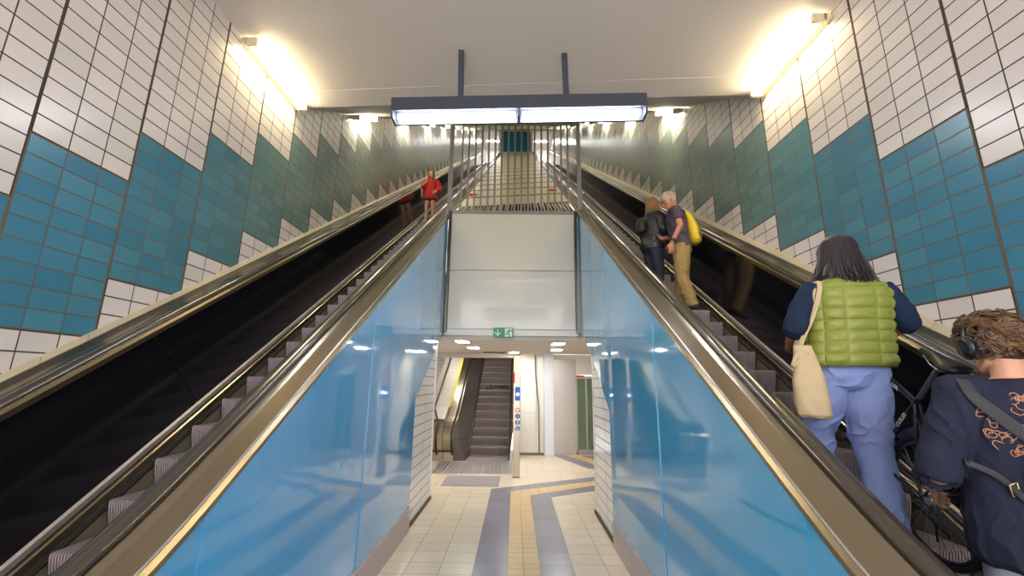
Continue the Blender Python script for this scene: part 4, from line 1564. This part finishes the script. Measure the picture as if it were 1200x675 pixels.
struct(mb.build('wall_lift_header', M['white_wall'], smooth=0, bevel=0.004))
d = thing('door_1', 'green glass lift door with steel frame', 'lift door', (2.1, 12.9, 0))
struct(d)
mb = MB()
mb.box(-0.29, -0.015, 0.03, 0.045, 0.1, 2.14)
mb.box(0.02, 0.30, 0.03, 0.045, 0.1, 2.14)
mb.build('pane', M['green_glass'], d, smooth=0)
mb = MB()
for a in ((-0.305, -0.265, 0, 0.07, 0, 2.24), (0.28, 0.315, 0, 0.07, 0, 2.24), (-0.02, 0.025, 0.0, 0.06, 0.1, 2.14), (-0.305, 0.315, 0, 0.07, 2.13, 2.2),
          (-0.305, 0.315, 0, 0.07, 0, 0.13)):
    mb.box(*a)
mb.build('door_frame', M['steel_pale'], d, smooth=0, bevel=0.003)
mb = MB()
mb.box(-0.28, -0.05, -0.02, 0.0, 2.165, 2.225)
mb.build('lift_sign', M['red'], d, smooth=0)
mb = MB()
mb.box(-0.3, 0.32, 0.12, 0.4, 0, 2.2)
mb.build('car_wall', M['green_glass'], d, smooth=0)

# shaft of the lower escalators
TF = 0.577
zfar = lambda y: 0.0 if y < 11.6 else TF * (y - 11.6 - 0.4 + 0.4 * math.exp(-(y - 11.6) / 0.4))
mb = MB()
mb.prism([(12.75, 0), (20.2, 0), (20.2, 8), (12.75, 2.85)], None, 'x', -4.2, -4.0)
struct(mb.build('wall_shaft_left', M['white_wall'], smooth=0))
mb = MB()
mb.prism([(12.75, 0), (20.2, 0), (20.2, 8), (12.75, 2.85)], None, 'x', 0.13, 0.2)
struct(mb.build('wall_shaft_right', M['white_wall'], smooth=0))
mb = MB()
mb.prism([(12.75, 2.71), (13.0, 2.71), (20.2, 6.9), (20.2, 7.1), (12.75, 2.85)], None, 'x', -4.0, 0.13)
struct(mb.build('ceiling_shaft', M['ceiling'], smooth=0))
wallbox('wall_shaft_end', M['white_wall'], -4.0, 0.13, 20.0, 20.2, 0, 7.2)
# white sloping cover between the two lower escalators
mb = MB()
ys = [12.15, 12.75, 13.55, 14.5, 15.6, 17.0, 18.5, 19.9]
for a, b in zip(ys, ys[1:]):
    mb.hexa([V((x, y, zfar(y) + 0.86 + z)) for z in (-0.06, 0.0) for x, y in ((-2.50, a + 0.012), (-1.94, a + 0.012), (-1.94, b - 0.012), (-2.50, b - 0.012))])
    mb.mi = 1
    mb.hexa([V((x, y, zfar(y) + 0.83 + z)) for z in (-0.06, 0.0) for x, y in ((-2.50, a), (-1.94, a), (-1.94, b), (-2.50, b))])
    mb.mi = 2
    if a > 12.5:
        mb.hexa([V((x, y, zfar(y) + 0.872 + z)) for z in (-0.06, 0.0) for x, y in ((-1.94, a), (-1.84, a), (-1.84, b), (-1.94, b))])
    mb.mi = 0
mb.mi = 3
mb.prism([(12.0, 0), (19.9, 0), (19.9, zfar(19.9) + 0.45), (12.0, 0.45)], None, 'x', -2.45, -1.9)
struct(mb.build('ramp_lower', [M['white_panel'], M['ramp_seam'], M['yellow_strip'], M['white_wall']], smooth=0))


# ------------------------------------------------------------------ escalators
def step_mesh(width, rise, depth, ribs, name):
    """one ribbed step: grooved tread and curved grooved riser (nosing at the origin)"""
    prof = [(depth + 0.03, 0.0), (0.02, 0.0), (0.006, -0.004), (0.0, -0.014), (0.003, -0.05), (0.013, -0.10), (0.028, -0.15), (0.044, -rise), (0.05, -rise - 0.05)]
    nrm = []
    for i in range(len(prof)):
        a, b = prof[max(i - 1, 0)], prof[min(i + 1, len(prof) - 1)]
        d = V((b[0] - a[0], b[1] - a[1])).normalized()
        nrm.append((-d.y, d.x))
    bm = bmesh.new()
    cols = []
    w = width / ribs
    for i in range(ribs):
        x = -width / 2 + i * w
        cols += [(x, 1), (x + 0.34 * w, 1), (x + 0.36 * w, 0), (x + 0.98 * w, 0)]
    cols.append((width / 2, 1))
    rows = []
    for x, g in cols:
        rows.append([bm.verts.new((x, p[0] + q[0] * g * 0.010, p[1] + q[1] * g * 0.010)) for p, q in zip(prof, nrm)])
    for i, (A, B) in enumerate(zip(rows, rows[1:])):
        for j in range(len(prof) - 1):
            f = bm.faces.new([A[j], A[j + 1], B[j + 1], B[j]])
            f.material_index = 1 if cols[i][1] and cols[i + 1][1] else 0
    for rw in (rows[0], rows[-1]):
        bk = [bm.verts.new((rw[0].co.x, depth + 0.03, -rise - 0.05))]
        f = bm.faces.new(rw + bk)
        f.material_index = 1
    bmesh.ops.recalc_face_normals(bm, faces=bm.faces)
    me = bpy.data.meshes.new(name)
    bm.to_mesh(me)
    bm.free()
    return me


STEP = step_mesh(1.0, 0.215, 0.337, 56, 'step')
STEP.materials.append(M['step_rib'])
STEP.materials.append(M['step_groove'])


def escalator(S, label, y_first, nose_c):
    root = thing('escalator', label, 'escalator', (S.X(0.9), 1.0, 0))
    off = root.location.copy()
    MM = Matrix.Translation(-off)

    def part(mb, name, m, **k):
        return mb.build(name, m, root, M=MM, **k)
    X, f, ys = S.X, S.f, S.ys
    # steel deck on the passage side, pale strip standing in for its bevel highlight, handrail
    mb = MB()
    mb.sweep([(0.0, 0.86), (0.0, 0.89), (0.018, 0.914), (0.135, 0.950), (0.15, 0.966), (0.164, 0.972), (0.176, 0.966), (0.178, 0.90), (0.06, 0.86)], ys, f, X)
    part(mb, 'deck', M['steel'], smooth=25)
    mb = MB()
    mb.sweep([(0.018, 0.905), (0.018, 0.921), (0.026, 0.925), (0.028, 0.905)], ys, f, X)
    part(mb, 'bevel_highlight', M['steel_pale'], smooth=0)
    hr = [(0.0, 0.0), (0.004, 0.022), (0.016, 0.034), (0.04, 0.037), (0.064, 0.034), (0.076, 0.022), (0.08, 0.0), (0.07, -0.012), (0.01, -0.012)]
    mb = MB()
    mb.sweep([(0.186 + u * 1.3, 0.962 + z) for u, z in hr], ys, f, X)
    part(mb, 'handrail', M['rubber'], smooth=50)
    mb = MB()
    mb.sweep([(0.18, 0.90), (0.18, 0.955), (0.187, 0.958), (0.187, 0.90)], ys, f, X)
    mb.sweep([(0.205, 0.90), (0.205, 0.95), (0.27, 0.95), (0.27, 0.90)], ys, f, X)
    part(mb, 'handrail_track', M['steel_dark'], smooth=0)
    # passage-side balustrade: inner panel, skirt
    mb = MB()
    mb.sweep([(0.26, 0.93), (0.275, 0.93), (0.35, 0.10), (0.335, 0.10)], ys, f, X)
    part(mb, 'balustrade_panel', M['black_panel'], smooth=0)
    mb = MB()
    mb.sweep([(0.335, 0.10), (0.372, 0.05), (0.382, 0.0), (0.386, -0.5), (0.36, -0.5), (0.33, 0.05)], ys, f, X)
    mb.sweep([(1.47, 0.03), (1.445, -0.03), (1.40, -0.055), (1.392, -0.07), (1.392, -0.55), (1.44, -0.55), (1.48, 0.0)], ys, f, X)
    part(mb, 'skirt', M['skirt'], smooth=0)
    # wall-side balustrade: black panels with fine joints, steel skirting strips, handrail
    y = 1.95 if S.sg < 0 else 1.75
    k = 0
    cuts = [-1.2, 0.35] + [y + 2.05 * i for i in range(17)]
    for a, b in zip(cuts, cuts[1:]):
        mb = MB()
        q = []
        n = 8 if a < 2.2 else 1
        for j in range(n):
            ya, yb2 = a + (b - a) * j / n, a + (b - a) * (j + 1) / n
            p = []
            for th in (0, 0.012):
                for u, dz, lean in ((1.475, 0.085, 0), (1.585, 0.985, 1)):
                    for yy in (ya + (0.0035 if j == 0 else 0), yb2 - (0.0035 if j == n - 1 else 0)):
                        sh = -0.5 * lean if yy > 2.3 else 0.0
                        p.append(V((X(u + th), yy + sh, f(yy + sh) + dz)))
            mb.hexa([p[0], p[1], p[3], p[2], p[4], p[5], p[7], p[6]])
        part(mb, 'balustrade_panel', M['black_panel'], smooth=0)
    mb = MB()
    mb.sweep([(1.49, 0.11), (1.458, 0.085), (1.455, 0.045), (1.47, 0.035), (1.50, 0.05)], ys, f, X)
    part(mb, 'skirting_strip', M['steel_pale'], smooth=25)
    mb = MB()
    mb.sweep([(1.47, 0.028), (1.44, 0.012), (1.418, -0.035), (1.43, -0.045), (1.47, 0.0)], ys, f, X)
    part(mb, 'skirting_strip', M['steel'], smooth=25)
    mb = MB()
    mb.sweep([(1.425, -0.043), (1.385, -0.048), (1.385, -0.066), (1.425, -0.066)], ys, f, X)
    part(mb, 'skirt_brush', M['brush'], smooth=0)
    mb = MB()
    mb.sweep([(1.592, 0.95), (1.562, 0.965), (1.558, 1.012), (1.578, 1.03), (1.61, 1.022), (1.61, 0.95)], ys, f, X)
    mb.sweep([(1.594, 1.0), (1.594, 1.036), (1.68, 1.036), (1.68, 1.0)], ys, f, X)
    part(mb, 'handrail_track', M['steel'], smooth=25)
    mb = MB()
    mb.sweep([(1.492, 0.10), (1.595, 0.96), (1.605, 0.96), (1.502, 0.10)], ys, f, X)
    part(mb, 'panel_joint_strip', M['steel_pale'], smooth=0)
    mb = MB()
    mb.sweep([(1.59 + u * 1.15, 1.042 + z) for u, z in hr], ys, f, X)
    part(mb, 'handrail', M['rubber'], smooth=50)
    mb = MB()
    mb.sweep([(1.69, 1.0), (1.696, 1.060), (1.735, 1.070), (1.735, 1.0)], ys, f, X)
    part(mb, 'deck', M['steel'], smooth=0)
    mb = MB()
    mb.sweep([(1.735, 1.0), (1.735, 1.066), (1.798, 1.086), (1.798, 1.0)], ys, f, X)
    part(mb, 'deck_edge', M['steel_dark'], smooth=0)
    # steps
    i = 0
    y = y_first
    while y < YT - 0.1 and i < 100:
        o = bpy.data.objects.new('step', STEP)
        C.objects.link(o)
        o.parent = root
        zz = f(y) if y < 2.3 else nose_c + T * y
        o.location = V((X(0.885) + S.sg * S.du * 0.25, y, zz)) - off
        i += 1
        y += 0.337
    mb = MB()
    mb.box(*sorted((X(0.39), X(1.39))), -1.1, y_first + 0.02, -0.06, f(y_first) * 0.3)
    part(mb, 'landing_plate', M['steel_dark'], smooth=0)
    return root


escalator(LS, 'long escalator along the left tiled wall carrying the person in red', 0.816, -0.86)
escalator(RS, 'long escalator along the right tiled wall carrying the couple and the bicycle', 0.763, -0.70)

# lower escalator seen through the passage
fe = thing('escalator', 'short escalator with dark steps at the far end of the lower passage', 'escalator', (-0.72, 11.6, 0))
FM = Matrix.Translation(-fe.location)


def fpart(mb, name, m, **k):
    return mb.build(name, m, fe, M=FM, **k)


ysf = [11.62, 11.8, 12.0, 12.2, 12.5, 13, 14, 16, 18, 19.9]
ident = lambda u: u
for s in (0, 1):
    xi = (lambda u: -1.245 - u) if s == 0 else (lambda u: -0.175 + u)
    mb = MB()
    ht = 0.33 if s == 0 else 0.12
    mb.sweep([(0.03, 0.02), (ht, 0.84), (ht + 0.015, 0.84), (0.045, 0.02)], ysf, zfar, xi)
    fpart(mb, 'balustrade_panel', M['far_panel'], smooth=0)
    mb = MB()
    mb.sweep([(0.0, -0.4), (0.0, 0.03), (0.028, 0.05), (0.045, 0.02), (0.03, -0.4)], ysf, zfar, xi)
    fpart(mb, 'skirt', M['steel'], smooth=0)
    mb = MB()
    path = [V((xi(ht + .045), 11.72 - 0.40 * math.sin(R(a)), 0.55 - 0.40 * math.cos(R(a)))) for a in range(0, 181, 15)]
    path += [V((xi(ht + .045), y, zfar(y) + 0.95)) for y in (12.0, 12.2, 12.5, 13, 14, 16, 18, 19.9)]
    mb.tube(path, 0.04, n=10, flat=0.55, up=(1, 0, 0))
    fpart(mb, 'handrail', M['black_rubber'], smooth=50)
    mb = MB()
    hw = 0.55 if s == 0 else 0.16
    mb.sweep([(ht - .005, 0.83), (ht - .005, 0.90), (0.225 if s else 0.60, 0.90), (0.225 if s else 0.60, 0.83)], [11.9] + ysf[3:], zfar, xi)
    fpart(mb, 'deck', M['steel'], smooth=0)
    mb = MB()
    poly = [(12.1, 0.0), (11.55, 0.0)] + [(11.72 - 0.365 * math.sin(R(a)), 0.55 - 0.365 * math.cos(R(a))) for a in range(20, 181, 16)] + [(12.1, 0.915)]
    a, b = sorted((xi(ht + .005), xi(0.20 if s else 0.60)))
    mb.prism(poly, None, 'x', a, b)
    fpart(mb, 'newel', M['steel'], smooth=30)
SF = step_mesh(1.06, 0.21, 0.364, 40, 'step')
SF.materials.append(M['step_far'])
SF.materials.append(M['step_far_groove'])
y = 11.95
k = 0
while y < 17.8:
    o = bpy.data.objects.new('step', SF)
    C.objects.link(o)
    o.parent = fe
    o.location = V((-0.71, y, 0.03 + TF * (y - 11.93))) - fe.location
    if k == 9:
        mb = MB()
        for j in range(9):
            x0 = -0.26 + j * 0.085
            pts = [(x0 + rnd.uniform(-0.03, 0.05), -0.006, -0.19 + rnd.random() * 0.17) for _ in range(6)]
            mb.tube(pts, 0.011, n=5, sub=4)
        mb.build('graffiti', M['black_rubber'], o, smooth=40)
    k += 1
    y += 0.364
mb = MB()
mb.box(-1.24, -0.18, 11.45, 11.99, -0.05, 0.028)
fpart(mb, 'landing_step', M['step_far'], smooth=0)
mb = MB()
mb.box(-1.92, -0.06, 10.0, 11.46, -0.02, 0.012)
cp = fpart(mb, 'floor_plate', M['steel_pale'], smooth=0)
mb = MB()
for i in range(19):
    x = -1.9 + i * 0.1
    mb.box(x, x + 0.03, 10.02, 11.44, 0.006, 0.0165)
mb.build('anti_slip_rib', M['mat_grey'], fe, M=FM, smooth=0)

mb = MB()
mb.prism([(-1.275, 0.0), (-1.58, 0.0), (-1.58, 0.84), (-1.5, 0.62)], None, 'y', 11.63, 11.66)
fpart(mb, 'balustrade_panel', M['far_panel'], smooth=0)
# neighbour's newel beside it
nw = thing('escalator_newel', 'steel handrail end of a second escalator left of the short dark one', 'escalator newel', (-2.1, 11.7, 0))
mb = MB()
poly = [(12.1, 0.0), (11.55, 0.0)] + [(11.72 - 0.365 * math.sin(R(a)), 0.55 - 0.365 * math.cos(R(a))) for a in range(20, 181, 16)] + [(12.1, 0.915)]
mb.prism(poly, None, 'x', -2.42, -1.86)
mb.build('newel_casing', M['steel'], nw, M=Matrix.Translation(-nw.location), smooth=30)
mb = MB()
path = [V((-2.02, 11.72 - 0.40 * math.sin(R(a)), 0.55 - 0.40 * math.cos(R(a)))) for a in range(0, 181, 15)]
path += [V((-2.3 + 0.0, y, zfar(y) + 0.95)) if y > 12.4 else V((-2.02 - (y - 11.7) * 0.35, y, zfar(y) + 0.95)) for y in (12.0, 12.3, 12.5, 13, 14, 16, 18, 19.9)]
mb.tube(path, 0.04, n=10, flat=0.55, up=(1, 0, 0))
mb.build('handrail', M['black_rubber'], nw, M=Matrix.Translation(-nw.location), smooth=50)

mb = MB()
mb.box(-1.45, -0.31, 8.92, 9.84, -0.005, 0.008)
o = mb.build('floor_mat', M['mat_grey'], smooth=0, bevel=0.003)
tag(o, 'grey rubber mat on the floor before the short lower escalator', 'mat')

# ------------------------------------------------------------------ railing on top of the fascia
rg = thing('railing', 'tall grey steel railing of vertical bars above the white panel, under the hanging lamp', 'railing', (-0.07, 8.45, 5.5))
lg = V((-0.07, 8.45, 5.5))


def gpart(mb, name, **k):
    return mb.build(name, M['gate_steel'], rg, M=Matrix.Translation(-lg), **k)


for x in (-1.455, 1.335):
    mb = MB()
    mb.box(x - 0.045, x + 0.045, 8.42, 8.48, 5.46, 7.70)
    gpart(mb, 'post', smooth=0, bevel=0.006)
mb = MB()
mb.box(-1.5, 1.38, 8.42, 8.48, 7.62, 7.72)
gpart(mb, 'top_rail', smooth=0, bevel=0.006)
mb = MB()
mb.box(-1.5, 1.38, 8.41, 8.49, 5.45, 5.56)
gpart(mb, 'bottom_rail', smooth=0, bevel=0.006)
for i in range(17):
    mb = MB()
    x = -1.215 + i * 0.1445
    mb.box(x - 0.021, x + 0.021, 8.435, 8.465, 5.53, 7.66)
    gpart(mb, 'bar', smooth=0)

# red markers on the slope
for x, y, s in ((-1.28, 11.33, 'left'), (1.02, 11.45, 'right')):
    mb = MB()
    z = rc(x) + T * y
    mb.hexa([V((x + dx, y + dy, rc(x) + T * (y + dy) + zz)) for zz in (0.0, 0.05) for dx, dy in ((-0.12, -0.1), (0.12, -0.1), (0.12, 0.1), (-0.12, 0.1))])
    o = mb.build('marker_block', M['red'], smooth=0, bevel=0.006)
    tag(o, 'small red block on the %s edge of the cream slope behind the railing' % s, 'marker', None)

# ------------------------------------------------------------------ lamps
def pendant(y, z, tilt, label):
    t = thing('pendant_lamp', label, 'lamp', (0.01, y, z), (0, -tilt, 0))
    mb = MB()
    mb.box(-1.47, 1.47, -0.02, 0.16, 0.07, 0.17)
    mb.box(-1.47, 1.47, 0.13, 0.16, -0.078, 0.07)
    mb.box(-1.47, 1.47, -0.03, -0.02, 0.0, 0.17)
    mb.box(-0.80, 0.74, 0.0, 0.16, 0.17, 0.195)
    mb.build('housing', M['fixture_dark'], t, smooth=0)
    for x in (-1.47, -0.012, 1.45):
        mb = MB()
        mb.hexa([V((x + dx, y, z)) for dx in (-0.003, 0.022) for y, z in ((-0.03, 0.0), (0.0, -0.07), (0.16, -0.08), (0.16, 0.07))])
        mb.build('end_plate', M['fixture_dark'], t, smooth=0)
    for x0, x1 in ((-1.40, -0.05), (0.045, 1.40)):
        mb = MB()
        mb.tube([(x0, 0.055, -0.03), (x1, 0.055, -0.03)], 0.036, n=16, dome=0.3)
        mb.build('fluorescent_tube', M['tube_cool'], t)
    for x in (-0.68, 0.56):
        mb = MB()
        mb.box(x - 0.032, x + 0.032, 0.04, 0.10, 0.19, 5.9 - z + 0.03)
        mb.build('hanger', M['fixture_dark'], t, smooth=0)
    return t


pendant(4.30, 5.06, R(1.6), 'long grey twin lamp hanging on two rods above the railing')
pendant(-1.9, 5.06, 0, 'second hanging twin lamp, behind the viewer over the passage floor')
pendant(-3.9, 5.06, 0, 'third hanging twin lamp, furthest back over the passage floor')


def batten(name, label, x, y0, y1, z0, z1, sg, m, group=None):
    """tube lamp in the wall-ceiling corner; sg points from the wall into the room"""
    L = math.hypot(y1 - y0, z1 - z0)
    t = thing(name, label, 'lamp', (x, y0, z0), (math.atan2(z1 - z0, y1 - y0), 0, 0), group)
    mb = MB()
    mb.box(*sorted((0, sg * 0.075)), 0.0, L, 0.0, 0.075)
    mb.build('housing', M['fixture_cream'], t, smooth=0, bevel=0.004)
    for a in (0.0, L - 0.05):
        mb = MB()
        mb.box(*sorted((sg * 0.05, sg * 0.19)), a, a + 0.05, -0.02, 0.08)
        mb.build('end_cap', M['fixture_cream'], t, smooth=0, bevel=0.006)
    mb = MB()
    mb.tube([(sg * 0.13, 0.05, 0.03), (sg * 0.13, L - 0.05, 0.03)], 0.042, n=14, dome=0)
    mb.build('fluorescent_tube', m, t)
    return t


batten('wall_lamp', 'bright yellow-white tube lamp in the corner of ceiling and left wall', XL + 0.005, 4.22, 5.5, zc(XL) - 0.10, zc(XL) - 0.10, 1, M['tube_warm'])
batten('wall_lamp', 'bright yellow-white tube lamp in the corner of ceiling and right wall', XR - 0.005, 3.66, 4.88, zc(XR) - 0.10, zc(XR) - 0.10, -1, M['tube_warm'])
ordn = ['nearest', 'second', 'third', 'fourth', 'fifth', 'sixth', 'seventh', 'eighth']
for i in range(8):
    y = 7.35 + 2.95 * i
    for S, x, sg, cc in (('left', XL + 0.005, 1, 2.43), ('right', XR - 0.005, -1, 2.62)):
        z = cc - 0.12 + T * y
        batten('stair_lamp', '%s tube lamp up the sloping corner of ceiling and %s wall' % (ordn[i], S), x, y, y + 1.0, z, z + T, sg,
               M['tube_green'], 'tube lamps up the sloping ceiling')

for x, S in ((-2.3, 'left'), (2.2, 'right')):
    t = thing('landing_lamp', 'ceiling lamp over the top landing at the %s of the blue end panel' % S, 'lamp', (x, 36.4, 24.55))
    mb = MB()
    mb.box(-0.7, 0.7, -0.15, 0.15, -0.06, 0)
    mb.build('housing', M['fixture_cream'], t, smooth=0)
    mb = MB()
    mb.box(-0.68, 0.68, -0.13, 0.13, -0.075, -0.06)
    mb.build('diffuser', M['panel_light'], t, smooth=0)

# ceiling panels of the lower hall
for x, y, lb in ((-1.12, 8.95, 'near the exit sign on its left'), (-1.05, 10.55, 'deeper in the hall, left of the short escalator'),
                 (0.92, 9.25, 'near the exit sign on its right'), (1.05, 10.95, 'deeper in the hall, towards the lift'),
                 (-0.05, 12.1, 'above the steel information post'), (-3.2, 10, 'far left in the hall'), (3.2, 10, 'far right in the hall')):
    t = thing('ceiling_light', 'square white ceiling light ' + lb, 'lamp', (x, y, HC), group='ceiling lights of the lower hall')
    mb = MB()
    for a in ((-0.16, -0.13, -0.26, 0.26), (0.13, 0.16, -0.26, 0.26), (-0.16, 0.16, -0.26, -0.23), (-0.16, 0.16, 0.23, 0.26)):
        mb.box(*a, -0.012, 0.0)
    mb.build('frame', M['steel_pale'], t, smooth=0)
    mb = MB()
    mb.box(-0.13, 0.13, -0.23, 0.23, -0.008, 0.0)
    mb.build('diffuser', M['panel_light'], t, smooth=0)
t = thing('shaft_fill_lamp', 'added tube lamp, out of view, brightening the shaft of the short lower escalator', 'lamp', (-1.4, 14.2, 3.30), (R(30), 0, 0))  # unseen lamp added to brighten the escalator shaft
mb = MB()
mb.box(-0.7, 0.7, -0.06, 0.06, 0.0, 0.05)
mb.build('housing', M['fixture_cream'], t, smooth=0)
mb = MB()
mb.tube([(-0.66, 0, -0.03), (0.66, 0, -0.03)], 0.03, n=12, dome=0)
mb.build('fluorescent_tube', M['panel_light'], t)
mb = MB()
mb.box(-0.92, -0.3, 12.1, 12.22, HC - 0.02, HC)
o = mb.build('ceiling_vent', M['black_rubber'], smooth=0)
tag(o, 'narrow dark slot in the hall ceiling before the short escalator', 'vent')

# ------------------------------------------------------------------ exit sign, post
sg = thing('exit_sign', 'green emergency exit sign with down arrow under the white panel', 'sign', (-0.245, 8.29, 2.95))
mb = MB()
mb.box(-0.195, 0.195, -0.02, 0.03, -0.095, 0.095)
mb.build('sign_box', M['sign_green'], sg, smooth=0, bevel=0.004)
mb = MB()
for p in (((-0.11, 0.06), (-0.11, -0.055)), ((-0.11, -0.06), (-0.16, 0.0)), ((-0.11, -0.06), (-0.06, 0.0))):
    mb.tube([(p[0][0], -0.022, p[0][1]), (p[1][0], -0.022, p[1][1])], 0.011, n=6)
mb.build('down_arrow', M['sign_white'], sg)
mb = MB()
mb.box(0.03, 0.172, -0.0235, -0.02, -0.082, 0.082)
mb.build('doorway_symbol', M['sign_white'], sg, smooth=0)
mb = MB()
mb.ball((0.125, -0.026, 0.055), 0.013, seg=10)
for p in (((0.12, 0.04), (0.10, -0.01)), ((0.10, -0.01), (0.125, -0.04), (0.118, -0.075)), ((0.10, -0.01), (0.075, -0.035), (0.045, -0.03)),
          ((0.118, 0.035), (0.085, 0.03), (0.07, 0.005)), ((0.12, 0.035), (0.145, 0.015), (0.165, 0.022))):
    mb.tube([(a, -0.026, b) for a, b in p], 0.009, n=6)
mb.build('running_figure', M['sign_green'], sg)

st = thing('information_post', 'tall brushed steel post with blue pictograms beside the short escalator', 'post', (0.035, 9.78, 0))
mb = MB()
mb.box(-0.078, 0.078, -0.05, 0.06, 0.0, 2.6)
mb.build('post_body', M['steel'], st, smooth=0, bevel=0.008)
mb = MB()
mb.box(-0.078, 0.078, -0.052, -0.049, 0.0, 0.03)
mb.build('foot_plate', M['steel_dark'], st, smooth=0)
mb = MB()
mb.box(-0.085, -0.045, -0.062, -0.048, 1.98, 2.22)
mb.build('red_flag_sign', M['red'], st, smooth=0, bevel=0.004)
mb = MB()
mb.cyl((0.02, -0.05, 1.74), (0.02, -0.062, 1.74), 0.032)
mb.build('indicator_lamp', glow('indicator_glow', (0.6, 0.7, 1.0), 3.0), st)
mb = MB()
mb.box(-0.04, 0.075, -0.055, -0.049, 1.60, 1.90)
mb.build('lamp_plate', M['blue_sign'], st, smooth=0)
for i, z in enumerate((1.40, 1.27, 1.14, 1.01)):
    mb = MB()
    mb.cyl((0.02, -0.05, z), (0.02, -0.056, z), 0.052)
    pc = mb.build('pictogram', M['blue_sign'] if i else M['red'], st)
    mb = MB()
    if i == 0:
        mb.cyl((0.02, -0.056, z), (0.02, -0.060, z), 0.036)
    elif i == 1:
        mb.tube([(0.0, -0.058, z - 0.02), (0.02, -0.058, z + 0.025), (0.04, -0.058, z - 0.02)], 0.007, n=6)
    elif i == 2:
        mb.ball((0.02, -0.058, z + 0.022), (0.011, 0.003, 0.011), seg=10)
        mb.tube([(0.02, -0.058, z + 0.01), (0.02, -0.058, z - 0.028)], 0.01, n=6)
    else:
        mb.tube([(0.005, -0.058, z + 0.03), (0.01, -0.058, z - 0.005), (0.035, -0.058, z - 0.012), (0.045, -0.058, z - 0.03)], 0.007, n=6)
        mb.ring((0.015, -0.058, z - 0.02), (0, 1, 0), 0.018, 0.004, n=16, k=6)
    mb.build('symbol', M['sign_white'], pc)


# ------------------------------------------------------------------ camera, world, view
cam = bpy.data.cameras.new('camera')
cam.sensor_width = 36
cam.lens = 495.57 / 1200 * 36
cam.clip_end = 200
co = bpy.data.objects.new('camera', cam)
C.objects.link(co)
pt, yw, rl = R(12.565), R(-0.600), R(0.717)
F = V((math.sin(yw) * math.cos(pt), math.cos(yw) * math.cos(pt), math.sin(pt)))
Rt = V((math.cos(yw), -math.sin(yw), 0))
U = Rt.cross(F)
R2 = Rt * math.cos(rl) + U * math.sin(rl)
U2 = -Rt * math.sin(rl) + U * math.cos(rl)
mw = Matrix((R2, U2, -F)).transposed().to_4x4()
mw.translation = V((0, 0, 2.0))
co.matrix_world = mw
bpy.context.scene.camera = co

w = bpy.data.worlds.new('world')
bpy.context.scene.world = w
w.use_nodes = True
bg = w.node_tree.nodes['Background']
bg.inputs[0].default_value = (0.98, 0.96, 0.96, 1)
bg.inputs[1].default_value = 1.4
sc = bpy.context.scene
sc.view_settings.view_transform = 'Standard'
sc.view_settings.look = 'None'
sc.view_settings.exposure = 1.8
sc.view_settings.gamma = 1.0
sc.view_settings.use_curve_mapping = False
sc.cycles.use_denoising = True
sc.cycles.max_bounces = 10
sc.cycles.diffuse_bounces = 5
sc.cycles.glossy_bounces = 5
sc.cycles.sample_clamp_indirect = 6
